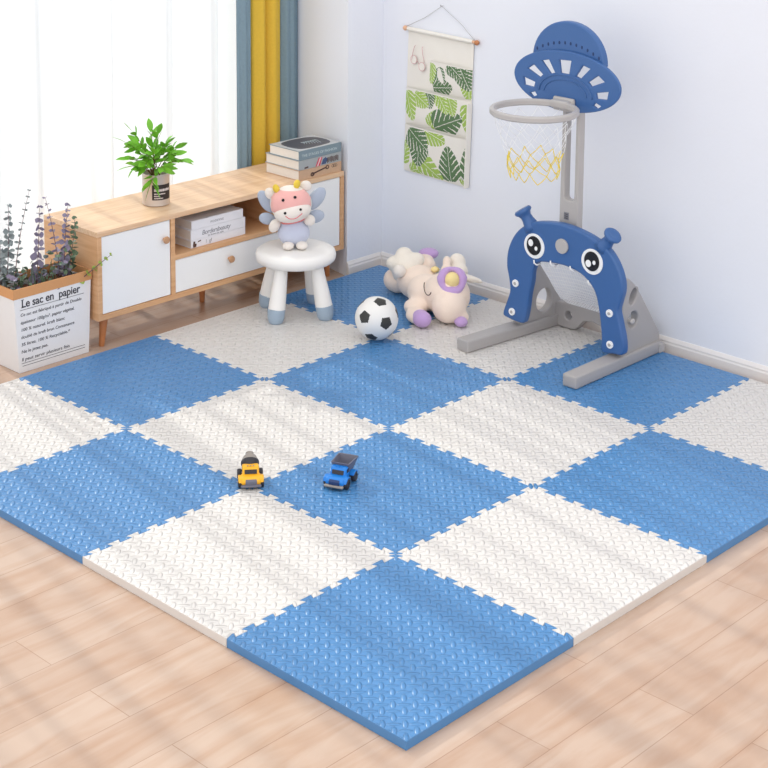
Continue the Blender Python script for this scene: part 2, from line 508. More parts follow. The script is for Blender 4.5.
# ------------------------------------------------------------ foam mat tiles
T = .6; NT = 9; PER = T / NT; DD = .017
def edge_curve(flip):
    """interlocking edge from 0 to T along u, offset in v"""
    pts = [(0, 0)]
    s = -1 if flip else 1
    for k in range(NT):
        c = (k + .5) * PER
        if k == 0: pts.append((.013, -DD / 2 * s))
        for du, dv in ((-.0125, -1), (-.0205, 1), (.0205, 1), (.0125, -1)):
            pts.append((c + du, dv * DD / 2 * s))
        if k == NT - 1: pts.append((T - .013, -DD / 2 * s))
    pts.append((T, 0))
    return pts
OUT = .01
rowname = ['nearest row to the bare floor', 'second row', 'third row', 'row along the window cabinet']
tile_words = {
 (0,0): 'blue foam tile at the nearest corner of the play mat',
 (1,0): 'cream foam tile on the right edge, just right of the nearest blue corner tile',
 (2,0): 'blue foam tile on the right edge of the mat touching the picture border',
 (3,0): 'cream foam tile at the far right corner by the baseboard',
 (0,1): 'cream foam tile on the left edge, just left of the nearest blue corner tile',
 (1,1): 'blue foam tile carrying the small blue dump truck',
 (2,1): 'cream foam tile in the middle, right of the blue tile with the dump truck',
 (3,1): 'blue foam tile under the right foot beam of the basketball goal',
 (0,2): 'sunlit blue foam tile on the left edge, just left of the yellow truck',
 (1,2): 'cream foam tile right behind the yellow mixer truck, striped with soft shadows',
 (2,2): 'blue foam tile in the middle in front of the football',
 (3,2): 'cream foam tile under the left foot beam of the basketball goal',
 (0,3): 'cream foam tile at the left corner in front of the paper bag planter',
 (1,3): 'blue foam tile beside the paper bag planter and the cabinet door',
 (2,3): 'cream foam tile under the front legs of the white stool',
 (3,3): 'blue foam tile in the far corner behind the football'}
for i in range(4):
    for j in range(4):
        def E(orient, base, rev):
            pass
        pts = []
        # bottom edge (v = j line), u to +x
        def hline(jj):   # shared by tiles (i,jj-1) and (i,jj); curve offset in +y
            if jj == 0: return [(0, -OUT), (T, -OUT)]
            if jj == 4: return [(0, OUT), (T, OUT)]
            return edge_curve((i + jj) % 2)
        def vline(ii):
            if ii == 0: return [(0, -OUT), (T, -OUT)]
            if ii == 4: return [(0, OUT), (T, OUT)]
            return edge_curve((ii + j) % 2)
        b_ = [[u, v] for u, v in hline(j)]
        r_ = [[T + v, u] for u, v in vline(i + 1)]
        t_ = [[u, T + v] for u, v in hline(j + 1)][::-1]
        l_ = [[v, u] for u, v in vline(i)][::-1]
        # join outer corners
        if i == 0: b_[0][0] = -OUT; t_[-1][0] = -OUT
        if i == 3: b_[-1][0] = T + OUT; t_[0][0] = T + OUT
        if j == 0: r_[0][1] = -OUT; l_[-1][1] = -OUT
        if j == 3: r_[-1][1] = T + OUT; l_[0][1] = T + OUT
        ring = []
        for seg in (b_, r_, t_, l_):
            for p in seg:
                if not ring or (abs(ring[-1][0] - p[0]) + abs(ring[-1][1] - p[1]) > 1e-5): ring.append(p)
        if abs(ring[0][0] - ring[-1][0]) + abs(ring[0][1] - ring[-1][1]) < 1e-5: ring.pop()
        # inset by a hair so that neighbours do not coincide
        n = len(ring); ins = []
        for k in range(n):
            p0 = Vector(ring[k - 1]); p1 = Vector(ring[k]); p2 = Vector(ring[(k + 1) % n])
            d1 = (p1 - p0).normalized(); d2 = (p2 - p1).normalized()
            n1 = Vector((-d1.y, d1.x)); n2 = Vector((-d2.y, d2.x))
            bis = n1 + n2
            bis = bis / max(bis.dot(n1), .35) if bis.length > 1e-4 else n1
            ins.append(p1 + bis * .0006)
        bm = bmesh.new()
        lo = [bm.verts.new((p.x, p.y, 0.0005)) for p in ins]
        md = [bm.verts.new((p.x, p.y, MT - .0012)) for p in ins]
        ins2 = []
        for k in range(n):
            p0 = ins[k - 1]; p1 = ins[k]; p2 = ins[(k + 1) % n]
            d1 = (p1 - p0).normalized(); d2 = (p2 - p1).normalized()
            n1 = Vector((-d1.y, d1.x)); n2 = Vector((-d2.y, d2.x)); bis = n1 + n2
            bis = bis / max(bis.dot(n1), .35) if bis.length > 1e-4 else n1
            ins2.append(p1 + bis * .0010)
        hi = [bm.verts.new((p.x, p.y, MT)) for p in ins2]
        for k in range(n):
            k2 = (k + 1) % n
            bm.faces.new((lo[k], lo[k2], md[k2], md[k])); bm.faces.new((md[k], md[k2], hi[k2], hi[k]))
        for tri in tessellate_polygon([[Vector((p.x, p.y, 0)) for p in ins2]]):
            bm.faces.new([hi[q] for q in tri]); bm.faces.new([lo[q] for q in tri][::-1])
        blue = (i + j) % 2 == 0
        o = obj('foam_mat_tile', bm, 'blue_foam' if blue else 'cream_foam', loc=(i * T, j * T, 0))
        tag(o, tile_words[(i, j)], 'mat tile', 'interlocking foam mat tiles')

# ------------------------------------------------------------ curtains
def curtain(name, x0, x1, y, z0, z1, amp, per, m, label, seed, dens=10, y1=None, second=.35, group=None):
    rnd = random.Random(seed)
    n = max(8, int((x1 - x0) / per * dens)); nz = 14
    ph = rnd.random() * 6; ph2 = rnd.random() * 6
    bm = bmesh.new(); g = []
    for a in range(n + 1):
        u = a / n; x = x0 + (x1 - x0) * u; s = x - x0; col = []
        for c in range(nz + 1):
            tz = c / nz; z = z0 + (z1 - z0) * tz
            wv = math.sin(2 * PI * s / per + ph + .9 * math.sin(s * 5.1 + ph2) + .35 * math.sin(tz * 3 + s * 2))
            wv += second * math.sin(2 * PI * s / (per * .43) + ph2 + .5 * math.sin(tz * 4 + s * 6))
            yy = y + ((y1 - y) * u if y1 is not None else 0) + amp * wv * (1 - .25 * tz)
            col.append(bm.verts.new((x + amp * .35 * math.cos(2 * PI * s / per + ph), yy, z)))
        g.append(col)
    for a in range(n):
        for c in range(nz):
            bm.faces.new((g[a][c], g[a + 1][c], g[a + 1][c + 1], g[a][c + 1]))
    o = obj(name, bm, m, smooth='all')
    tag(o, label, 'curtain', group)
    return o
curtain('sheer_curtain', -2.9, 2.04, 2.900, .01, 2.62, .046, .27, 'sheer', 'floor length white sheer curtain glowing in front of the window', 4, dens=14)
def drape(name, cx0, cx1, y, m, label, folds, amp, seed, rear=.03):
    """heavy cloth: rounded pleats, closed back so it has thickness"""
    bm = bmesh.new(); n = 60; nz = 10; F = []; B = []
    rnd = random.Random(seed)
    for a in range(n + 1):
        u = a / n; f = abs(math.sin(PI * folds * u)) ** .6
        x = cx0 + (cx1 - cx0) * u
        cf = []; cb = []
        for c in range(nz + 1):
            tz = c / nz; z = .012 + 2.6 * tz
            yy = y - amp * (f + .12 * math.sin(u * 17 + seed + tz * 2)) * (1 - .1 * tz)
            cf.append(bm.verts.new((x, yy, z))); cb.append(bm.verts.new((x, yy + .004, z)))
        F.append(cf); B.append(cb)
    for a in range(n):
        for c in range(nz):
            bm.faces.new((F[a][c], F[a + 1][c], F[a + 1][c + 1], F[a][c + 1]))
            bm.faces.new((B[a][c], B[a][c + 1], B[a + 1][c + 1], B[a + 1][c]))
    for c in range(nz):
        bm.faces.new((F[0][c], F[0][c + 1], B[0][c + 1], B[0][c])); bm.faces.new((F[n][c], B[n][c], B[n][c + 1], F[n][c + 1]))
    for a in range(n):
        bm.faces.new((F[a][0], B[a][0], B[a + 1][0], F[a + 1][0])); bm.faces.new((F[a][nz], F[a + 1][nz], B[a + 1][nz], B[a][nz]))
    return obj(name, bm, m, smooth='all')
tag(drape('curtain', 1.996, 2.073, 2.850, 'ctblue', '', 1, .026, 1), 'slate blue curtain fold between the white sheer and the mustard curtain', 'curtain', 'heavy curtain panels')
tag(drape('curtain', 2.075, 2.236, 2.850, 'ctyel', '', 2, .030, 2), 'mustard yellow curtain hanging between two slate blue panels', 'curtain', 'heavy curtain panels')
tag(drape('curtain', 2.238, 2.336, 2.846, 'ctblue', '', 1, .026, 3), 'slate blue curtain at the right end of the window, against the pier', 'curtain', 'heavy curtain panels')

# ------------------------------------------------------------ cabinet
CX0, CX1, CY0, CY1, CH, CB = .982, 2.247, 2.462, 2.795, .456, .118
cab = thing('media_cabinet', 'low pale wood cabinet with white doors standing along the window', 'cabinet', (CX0, CY0, 0))
W, D = CX1 - CX0, CY1 - CY0; t = .020
bm = bmesh.new()
add_box(bm, 0, W, 0, D, CH - t, CH, .0015)
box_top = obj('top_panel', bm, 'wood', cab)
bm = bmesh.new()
add_box(bm, 0, t, 0, D, CB, CH - t - .0002, .001); add_box(bm, W - t, W, 0, D, CB, CH - t - .0002, .001)
add_box(bm, t, W - t, 0, D, CB, CB + t, .001)
X1, X2 = .342, W - .342
add_box(bm, X1, X1 + t, 0, D, CB + t, CH - t, .001); add_box(bm, X2 - t, X2, 0, D, CB + t, CH - t, .001)
add_box(bm, X1 + t, X2 - t, 0, D, .272, .290, .001)
add_box(bm, t, W - t, D - .008, D, CB + t, CH - t)
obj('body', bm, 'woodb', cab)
def door(x0, x1, z0, z1, name, kx, kz):
    o = box(name, (x0, x1, .004, .020, z0, z1), 'whitelam', cab, .0012)
    if kx is not None:
        bm = bmesh.new()
        add_lathe(bm, [(0, -.002), (.006, -.002), (.006, .008), (.0125, .012), (.0145, .017), (.0125, .022), (0, .0235)], 24,
                  Matrix.Translation((kx, .004, kz)) @ Matrix.Rotation(PI / 2, 4, 'X'))
        obj('knob', bm, 'knob', o, smooth=True)
    return o
g = .0025
door(t + g, X1 - g, CB + t + g, CH - t - g, 'door', .310, .365)
door(X2 + g, W - t - g, CB + t + g, CH - t - g, 'door', X2 + .03, .365)
door(X1 + t + g, X2 - t - g, CB + t + g, .272 - g, 'drawer', W / 2, .218)
for x, y in ((.06, .05), (W - .06, .05), (W / 2, .17), (.06, D - .05), (W - .06, D - .05)):
    bm = bmesh.new()
    sx = -.012 if x < W / 2 - .1 else (.012 if x > W / 2 + .1 else 0)
    pts = [(x + sx, y, .0), (x + sx, y, .006), (x, y, CB + .001)]
    add_tube(bm, pts, [.0095, .0105, .017], 20)
    obj('leg', bm, 'legwood', cab, smooth=True)

# ------------------------------------------------------------ books
def face_y(x, y, z, rz=0):     # text matrix: text lies in the x-z plane facing -y
    return Matrix.Translation((x, y, z)) @ Matrix.Rotation(rz, 4, 'Z') @ Matrix.Rotation(PI / 2, 4, 'X')

def book(label, group, loc, w, d, h, cover, rz=0, spine_front=True):
    """lying book, spine along x at y=0"""
    b = thing('book', label, 'book', loc, rz, group)
    bm = bmesh.new(); c = .0025
    add_box(bm, 0, w, 0, d, 0, c, .0006, 1); add_box(bm, 0, w, 0, d, h - c, h, .0006, 1)
    add_box(bm, 0, w, 0, c, c, h - c)
    obj('cover', bm, cover, b)
    bm = bmesh.new(); add_box(bm, .004, w - .004, c, d - .004, c, h - c)
    obj('pages', bm, 'pages', b)
    return b
gb = 'thick books stacked on the cabinet top'
BX, BY, BZ = 1.998, 2.472, CH + .0005
b1 = book('bottom book of the stack on the cabinet, tan spine picture', gb, (BX, BY, BZ), .242, .205, .043, 'bktan')
b2 = book('middle book of the stack on the cabinet, grey spine with red stripes', gb, (BX, BY, BZ + .0435), .242, .205, .040, 'bkgrey')
b3 = book('top book of the stack on the cabinet, slate blue spine and dark printed cover', gb, (BX, BY, BZ + .084), .242, .182, .040, 'bkslate')
# artwork on the spines
def strip(bm, pts, y=-.0006, mi=0):      # flat polygon in x-z plane with a little thickness
    a = [bm.verts.new((x, y, z)) for x, z in pts]; b = [bm.verts.new((x, y + .0012, z)) for x, z in pts]
    n = len(pts)
    f = bm.faces.new(a); f.material_index = mi
    f = bm.faces.new(b[::-1]); f.material_index = mi
    for k in range(n):
        f = bm.faces.new((a[k], a[(k + 1) % n], b[(k + 1) % n], b[k])); f.material_index = mi
bm = bmesh.new()
add_tube(bm, [(.075, -.0003, .017), (.155, -.0003, .032)], .0032, 6, mi=0)
add_tube(bm, circle3 if False else [(.075 + .008 * math.cos(a), -.0003, .016 + .006 * math.sin(a)) for a in [k * PI / 6 for k in range(12)]], .003, 6, closed=True, mi=0)
add_tube(bm, [(.160 + .008 * math.cos(a), -.0003, .031 + .007 * math.sin(a)) for a in [k * PI / 6 for k in range(12)]], .0022, 6, closed=True, mi=0)
for q in range(3): add_tube(bm, [(.192 + q * .009 + .006 * math.cos(a), -.0003, .031 + .006 * math.sin(a)) for a in [k * PI / 6 for k in range(12)]], .0009, 5, closed=True, mi=0)
obj('spine_picture', bm, 'bkbrown', b1)
bm = bmesh.new()
add_box(bm, .001, .241, -.0004, .001, .0005, .0395, mi=4)
strip(bm, [(.030, .002), (.052, .004), (.052, .011), (.030, .009)], mi=3)
strip(bm, [(.092, .001), (.100, .001), (.118, .036), (.110, .036)], mi=0)
strip(bm, [(.101, .001), (.107, .001), (.125, .036), (.119, .036)], mi=1)
strip(bm, [(.108, .001), (.118, .001), (.132, .036), (.126, .036)], mi=0)
strip(bm, [(.126, .004), (.150, .004), (.164, .020), (.150, .032), (.136, .026)], mi=2)
for k in range(9):
    x = .158 + k * .0075
    strip(bm, [(x, .006 + (k * 7 % 5) * .002), (x + .005, .004), (x + .006, .026 + (k * 5 % 4) * .002), (x + .001, .030)], mi=3)
o = obj('spine_picture', bm, None, b2)
for q in ('bkred', 'pinkish', 'bknavy', 'bkbrown', 'bkgrey'): o.data.materials.append(M[q])
me = text_mesh('THE STAGES OF FASHION', .0155, face_y(.016, -.0002, .013), .0004, 1.0, 1.12)
link('spine_title', me, 'txtpale', b3)
me = plate('cover_picture', [smooth_closed([(.032, .010), (.11, .004), (.19, .014), (.218, .06), (.214, .12), (.17, .152), (.09, .156), (.03, .14), (.012, .09), (.014, .04)], 4)], .0012, .0002, 'bkdark', b3, Matrix.Translation((.010, .012, .040)))
me = plate('cover_picture', [[(.002, .002), (.240, .002), (.240, .178), (.002, .178)]], .0006, .0001, 'bkcover', b3, Matrix.Translation((0, 0, .0402)))
bm = bmesh.new()
for k in range(7):
    add_tube(bm, [(.10 + .012 * k, .075 - .004 * k, .0410), (.115 + .012 * k, .090, .0410), (.108 + .013 * k, .105, .0410)], .0012, 5)
obj('cover_ornament', bm, 'txtpale', b3)

gs = 'white books stacked on the open shelf'
SX, SY, SZ = 1.440, 2.486, .2905
h3 = [(.030, 'lowest of the white books on the open shelf, black mark on its spine'),
      (.040, 'middle white book on the open shelf, its spine title in grey script'),
      (.036, 'uppermost of the white books on the open shelf')]
z = SZ; bs = []
for k, (h, lb) in enumerate(h3):
    bs.append(book(lb, gs, (SX + (.004 if k == 2 else 0), SY, z), .278 if k < 2 else .262, .18, h, 'bkwhite')); z += h + .0006
link('spine_title', text_mesh('Bordersbeauty', .0265, face_y(.055, -.0002, .013), .0004, .92, 1.0, .2), 'txtgrey', bs[1])
link('spine_note', text_mesh('les formes du style', .0105, face_y(.085, -.0002, .0025), .0003, 1.0, 1.0), 'txtgrey', bs[1])
link('spine_note', text_mesh('MODERNE', .0125, face_y(.095, -.0002, .012), .0003, 1.2, 1.0), 'txtgrey', bs[2])
bm = bmesh.new()
strip(bm, [(.012, .001), (.026, .003), (.028, .014), (.020, .017), (.022, .024), (.013, .026), (.010, .012)])
strip(bm, [(.034, .019), (.050, .021), (.050, .026), (.036, .023)])
obj('spine_mark', bm, 'bkbrown', bs[0])
link('spine_note', text_mesh('l  gf ', .020, face_y(.075, -.0002, .008), .0003, 1.2, .8), 'txtgrey', bs[0])

# ------------------------------------------------------------ potted bamboo-like plant
pl = thing('potted_plant', 'leafy bright green plant in a steel can on the cabinet top', 'plant', (1.380, 2.620, CH + .0005))
bm = bmesh.new()
add_lathe(bm, [(0, 0), (.050, 0), (.0535, .003), (.0525, .010), (.0525, .116), (.0545, .120), (.0545, .124), (.0505, .124), (.0500, .104), (0, .104)], 48)
obj('can', bm, 'can', pl, smooth=True)
bm = bmesh.new()
def curved_patch(bm, a0, a1, z0, z1, r, n=14, mi=0):
    A = [bm.verts.new((r * math.cos(a0 + (a1 - a0) * k / n), r * math.sin(a0 + (a1 - a0) * k / n), z0)) for k in range(n + 1)]
    B = [bm.verts.new((r * math.cos(a0 + (a1 - a0) * k / n), r * math.sin(a0 + (a1 - a0) * k / n), z1)) for k in range(n + 1)]
    for k in range(n):
        f = bm.faces.new((A[k], A[k + 1], B[k + 1], B[k])); f.material_index = mi
va = math.atan2(-4.93, -3.86)     # direction of the room's middle
curved_patch(bm, va - .30, va + 1.30, .026, .086, .0530)
lb = obj('label', bm, 'label', pl)
bm = bmesh.new()
for z0, z1, a0, a1 in ((.060, .070, -.14, 1.15), (.048, .053, -.14, .72), (.040, .044, -.14, .30), (.031, .036, -.14, .52)):
    a = a0
    while a < a1 - .02:
        wd = random.uniform(.05, .13); wd = min(wd, a1 - a)
        curved_patch(bm, va + a, va + a + wd * .86, z0, z1 - random.choice((0, .001)), .0534, 3); a += wd
obj('lettering', bm, 'labelink', lb)
def leaf(bm, base, dirv, L, wd, up=None, droop=.2, mi=0, ns=6, tip=1.0, fold=.18):
    if up is None: up = Vector((random.uniform(-1, 1), random.uniform(-1, 1), random.uniform(-.2, 1)))
    d = Vector(dirv).normalized(); side = d.cross(up)
    if side.length < .05: side = d.orthogonal()
    side.normalize(); nrm = side.cross(d)
    prev = None
    for k in range(ns + 1):
        s = k / ns
        c = Vector(base) + d * (L * s) - Vector((0, 0, 1)) * (droop * L * s * s)
        ww = wd * (math.sin(PI * min(1, s * .92 + .06) ** tip)) if 0 < k < ns else .0006
        row = [bm.verts.new(c - side * ww + nrm * fold * ww), bm.verts.new(c), bm.verts.new(c + side * ww + nrm * fold * ww)]
        if prev:
            for q in (0, 1):
                f = bm.faces.new((prev[q], prev[q + 1], row[q + 1], row[q])); f.material_index = mi; f.smooth = True
        prev = row
rnd = random.Random(11)
stems = bmesh.new(); fol = bmesh.new()
rt = Vector((.7213 * .96, -.6926 * .96, 0)).normalized(); rt = Vector((.6926, -.7212, 0)); tw = Vector((-.712, -.682, .0))
# branch tips (right, toward the room, up) in metres from the can's rim
tips = [(-.105, .02, .13), (-.085, .0, .175), (-.055, .04, .13), (-.02, -.03, .165), (.015, .02, .17), (.04, .03, .13), (-.05, -.02, .10), (.02, -.01, .09),
        (.075, .03, .085), (.100, .04, .065), (-.09, .05, .07), (-.08, .05, .04), (.0, .06, .10), (-.03, .07, .06), (.04, .07, .04), (-.01, .075, -.03), (.07, -.02, .10)]
for (a, b, c) in tips:
    base = Vector((rnd.uniform(-.02, .02), rnd.uniform(-.02, .02), .1035))
    tip = rt * a + tw * b + Vector((0, 0, .122 + c * .92))
    mid = (base + tip) / 2 + Vector((0, 0, .035)) - (rt * a) * .12
    pts = [base.lerp(mid, s).lerp(mid.lerp(tip, s), s) for s in [k / 7 for k in range(8)]]
    add_tube(stems, pts, [.0022 - .0014 * k / 7 for k in range(8)], 6)
    dr = (pts[-1] - pts[-2]).normalized()
    leaf(fol, pts[-1], dr, rnd.uniform(.055, .07), .0125, droop=.15)
    for k in (3, 4, 5, 6):
        for s in (-1, 1):
            if rnd.random() < .12: continue
            sd = dr.cross(Vector((rnd.uniform(-.5, .5), rnd.uniform(-.5, .5), 1))).normalized() * s
            dv = dr * .75 + sd * .8 + Vector((0, 0, rnd.uniform(-.05, .45)))
            leaf(fol, pts[k], dv, rnd.uniform(.045, .07), rnd.uniform(.0085, .012), droop=rnd.uniform(.05, .35))
obj('stems', stems, 'stem', pl, smooth='all')
obj('foliage', fol, 'leaf', pl)

# ------------------------------------------------------------ paper bag planter
bag = thing('paper_bag_planter', 'white paper bag planter with French lettering and a folded kraft rim', 'planter', (.640, 2.492, 0))
bw, bd, bh = .334, .165, .312
bm = bmesh.new()
def open_box(bm, x0, x1, y0, y1, z0, z1, th, floor_z=None):
    add_box(bm, x0, x1, y0, y0 + th, z0, z1); add_box(bm, x0, x1, y1 - th, y1, z0, z1)
    add_box(bm, x0, x0 + th, y0 + th, y1 - th, z0, z1); add_box(bm, x1 - th, x1, y0 + th, y1 - th, z0, z1)
# slightly slumped sides: taper toward the foot
open_box(bm, 0, bw, 0, bd, .001, bh - .03, .003)
add_box(bm, .003, bw - .003, .003, bd - .003, .001, .004)
for v in bm.verts:
    s = 1 - v.co.z / bh
    v.co.x += (.5 - v.co.x / bw) * .035 * s
bag_o = obj('bag_body', bm, 'paper', bag)
bm = bmesh.new()
open_box(bm, -.002, bw + .002, -.002, bd + .002, bh - .036, bh, .005)
bmesh.ops.bevel(bm, geom=[e for e in bm.edges], offset=.0006, segments=1, affect='EDGES')
obj('kraft_rim', bm, 'kraft', bag)
box('filler', (.008, bw - .008, .006, bd - .006, .255, bh - .045), 'soil', bag, 0)
def bagx(x, z):
    return x + (.5 - x / bw) * .035 * (1 - z / bh)
bag_lines = [('Ce sac est fabriqué à partir de Double', .0165, .208), ('épaisseur 100g/m². papier végétal.', .0165, .180), ('100 % naturel. kraft blanc', .0165, .153),
             ('doublé de kraft brun Contenance', .0165, .126), ('35 litres. 100 % Recyclable.*', .0165, .099), ('Ne le jetez pas.', .0165, .072), ('Il peut servir plusieurs fois', .0175, .043)]
TH = .0006
tm = [text_mesh('Le sac en  papier', .041, face_y(.032, -.0002, .240), TH, .98, .92, 0, .0006)]
for s, sz, z in bag_lines:
    tm.append(text_mesh(s, sz, face_y(.027, -.0002, z), TH, 1.0, 1.02 if len(s) > 30 else 1.1, .12))
bm = bmesh.new()
for m_ in tm: bm.from_mesh(m_); bpy.data.meshes.remove(m_)
def serif(x, z, w): add_box(bm, x - w / 2, x + w / 2, -.0008, .0004, z, z + .0018)
serif(.0375, .240, .014); serif(.0375, .2675, .012)
for z, x0, x1 in ((.231, .025, .300), (.034, .027, .300), (.024, .030, .300)):
    add_box(bm, x0, x1, -.0008, .0004, z, z + .0014)
obj('lettering', bm, 'ink', bag_o)

# ------------------------------------------------------------ eucalyptus sprigs standing in the bag
def sprig(label, base, tip, m, n, lsz, bend, lf='round', seed=0):
    rnd = random.Random(seed)
    s = thing('eucalyptus_sprig', label, 'plant sprig', base, 0, 'sprigs standing in the paper bag')
    b = Vector((0, 0, 0)); tp = Vector(tip) - Vector(base); mid = tp * .5 + Vector(bend)
    pts = [b.lerp(mid, k / 12).lerp(mid.lerp(tp, k / 12), k / 12) for k in range(13)]
    bm = bmesh.new(); add_tube(bm, pts, [.0022 - .0014 * k / 12 for k in range(13)], 6)
    obj('stem', bm, 'eucstem', s, smooth='all')
    bm = bmesh.new()
    for k in range(n):
        t_ = .10 + .9 * k / (n - 1); f = t_ * 12; i = min(11, int(f)); p = pts[i].lerp(pts[i + 1], f - i)
        d = (pts[i + 1] - pts[i]).normalized()
        sz = lsz * (1.05 - .62 * t_)
        a0 = k * 1.3 + rnd.uniform(-.4, .4)
        for q in range(3):
            a = a0 + q * 2 * PI / 3
            o1 = d.orthogonal().normalized(); o2 = d.cross(o1)
            out = o1 * math.cos(a) + o2 * math.sin(a)
            leaf(bm, p, out + d * rnd.uniform(.0, .45), sz * rnd.uniform(.85, 1.2), sz * (.60 if lf == 'round' else .34), droop=rnd.uniform(-.1, .2), ns=5, fold=.1)
    obj('foliage', bm, m, s)
    return s
zb = bh - .0445
sprig('dusty grey sprig cut by the left picture edge, left in the paper bag', (.665, 2.60, zb), (.645, 2.57, .470), 'euc', 12, .030, (-.01, 0, 0), seed=1)
sprig('short grey upright sprig just left of the tallest leaning sprig', (.695, 2.62, zb), (.702, 2.60, .585), 'euc', 13, .033, (.01, 0, 0), seed=2)
sprig('tallest thin sprig leaning right with sparse narrow leaves', (.715, 2.60, zb), (.778, 2.58, .632), 'euc', 15, .022, (-.02, 0, 0), 'thin', seed=3)
sprig('straight purple-grey sprig in the middle of the paper bag', (.800, 2.585, zb), (.812, 2.57, .566), 'eucp', 11, .032, (.004, 0, 0), seed=4)
sprig('thin dark red-stemmed sprig leaning left beside the straight purple one', (.900, 2.575, zb), (.845, 2.58, .590), 'eucp', 12, .026, (.01, 0, .01), 'thin', seed=5)
sprig('full sprig with mauve tips in front of the cabinet side', (.905, 2.56, zb), (.935, 2.57, .548), 'eucp', 14, .030, (-.012, 0, 0), seed=6)
sprig('yellow-green topped sprig at the right of the tall cluster', (.925, 2.575, zb), (.950, 2.55, .500), 'eucg', 12, .030, (.012, 0, 0), seed=7)
sprig('low lime green sprig leaning right over the cabinet edge', (.925, 2.515, zb), (1.018, 2.430, .372), 'eucy', 6, .020, (.0, -.028, .022), seed=8)
low = thing('leaf_filler', 'low cluster of dark green leaves filling the paper bag', 'plant', (.80, 2.57, zb))
bm = bmesh.new(); rnd = random.Random(5)
for k in range(150):
    x = rnd.uniform(-.14, .145); y = rnd.uniform(-.06, .06)
    hgt = rnd.uniform(.0, .075 + (.05 if x > .04 else 0)); 
    a = rnd.uniform(0, 2 * PI)
    leaf(bm, (x, y, hgt), (math.cos(a), math.sin(a), rnd.uniform(-.1, .8)), rnd.uniform(.018, .03), rnd.uniform(.007, .011), ns=4, mi=rnd.choice((0, 0, 1, 2)))
for k in range(26):
    x = rnd.uniform(-.13, .13); y = rnd.uniform(-.05, .05)
    add_tube(bm, [(x, y, -.001), (x + rnd.uniform(-.02, .02), y, rnd.uniform(.04, .09))], .0012, 5)
o = obj('leaf_cluster', bm, None, low)
for q in ('eucg', 'euc', 'eucp'): o.data.materials.append(M[q])
low['kind'] = 'stuff'

# ------------------------------------------------------------ stool
ST = Vector((1.745, 2.222, MT))
stool = thing('childrens_stool', 'round white plastic stool with grey-blue feet beside the cabinet', 'stool', ST, math.radians(2))
bm = bmesh.new()
add_lathe(bm, [(0, .205), (.105, .207), (.142, .212), (.154, .222), (.157, .238), (.153, .252), (.142, .260), (.120, .2625), (0, .2635)], 64)
obj('seat', bm, 'plwhite', stool, smooth='all')
for a in (math.radians(11) + k * PI / 2 for k in range(4)):
    # legs stand on a square whose sides follow the cabinet
    c, s_ = math.cos(a), math.sin(a)
    bm = bmesh.new()
    p = lambda r, z: (c * r, s_ * r, z)
    add_tube(bm, [p(.1305, .052), p(.118, .11), p(.104, .17), p(.098, .210)], [.0335, .0305, .0265, .024], 28)
    lg = obj('leg', bm, 'plwhite', stool, smooth=True)
    bm = bmesh.new()
    add_tube(bm, [p(.1368, .0003), p(.1368, .004), p(.1365, .020), p(.132, .054)], [.024, .0275, .0325, .0345], 28)
    obj('foot', bm, 'plblue', lg, smooth=True)

# ------------------------------------------------------------ plush cow
cow = thing('plush_cow', 'plush cow with a pink face, yellow horns and blue wings sitting on the stool', 'plush toy', (1.747, 2.251, MT + .2635), math.radians(-43))
def E2(x, z, y=0): return (x, y, z)
body = blob('body', [((.010, .0, .052), (.060, .048, .052)), ((.008, .0, .082), (.046, .038, .034))], 'lavbody', cow, .0035, 5)
head = blob('head', [((.0, .0, .165), (.078, .064, .070))], 'creamp', cow, .004, 3)
bm = bmesh.new()
# pink mask: a shell over the upper front of the head
def shell(bm, c, r, test, lift=1.012, n=72, rot=0):
    c = Vector(c); vs = {}
    def V(i, j):
        if (i, j) not in vs:
            a = 2 * PI * i / n; b = -PI / 2 + PI * j / (n // 2)
            d = Vector((math.cos(b) * math.cos(a), math.cos(b) * math.sin(a), math.sin(b)))
            vs[(i, j)] = bm.verts.new(c + Vector((d.x * r[0], d.y * r[1], d.z * r[2])) * lift)
        return vs[(i, j)]
    for i in range(n):
        for j in range(1, n // 2 - 1):
            a = 2 * PI * (i + .5) / n; b = -PI / 2 + PI * (j + .5) / (n // 2)
            if test(math.cos(b) * math.cos(a), math.cos(b) * math.sin(a), math.sin(b)):
                bm.faces.new((V(i, j), V((i + 1) % n, j), V((i + 1) % n, j + 1), V(i, j + 1)))
shell(bm, (0, 0, .165), (.078, .064, .070), lambda x, y, z: y < -.12 and z > -.35 and (abs(x) < .93) and not (z > .80))
mask = obj('face_mask', bm, 'pink', cow, smooth='all')
md = mask.modifiers.new('s', 'SOLIDIFY'); md.thickness = .002
blob('muzzle', [((.006, -.028, .142), (.070, .052, .040), (0, math.radians(-13), 0))], 'creamp', cow, .0035, 3)
sn = snapper(cow.children[-1]) if False else None
muz = [o for o in bpy.data.objects if o.name.startswith('muzzle')][0]
sm = snapper(muz); smk = snapper(mask)
bm = bmesh.new()
bm.free()
for x, z in ((-.034, .200), (.018, .214)):
    bm = bmesh.new(); add_ell(bm, smk((x, -.07, z), .0005), .0058, seg=14, rings=10); obj('eye', bm, 'black', cow, smooth='all')
for x, z in ((-.028, .155), (.040, .172)):
    bm = bmesh.new(); add_ell(bm, sm((x, -.09, z), .0005), .0052, seg=14, rings=10); obj('nostril', bm, 'black', cow, smooth='all')
bm = bmesh.new()
pp = []
for k in range(15):
    s = k / 14; x = -.026 + .078 * s; z = .137 + .014 * s - .026 * math.sin(PI * s)
    pp.append(sm((x, -.095, z), .0006))
add_tube(bm, pp, .0018, 6); obj('smile', bm, 'smile', cow, smooth='all')
blob('ear', [((-.076, .005, .203), (.020, .012, .024), (0, -.5, 0))], 'creamp', cow, .003, 2)
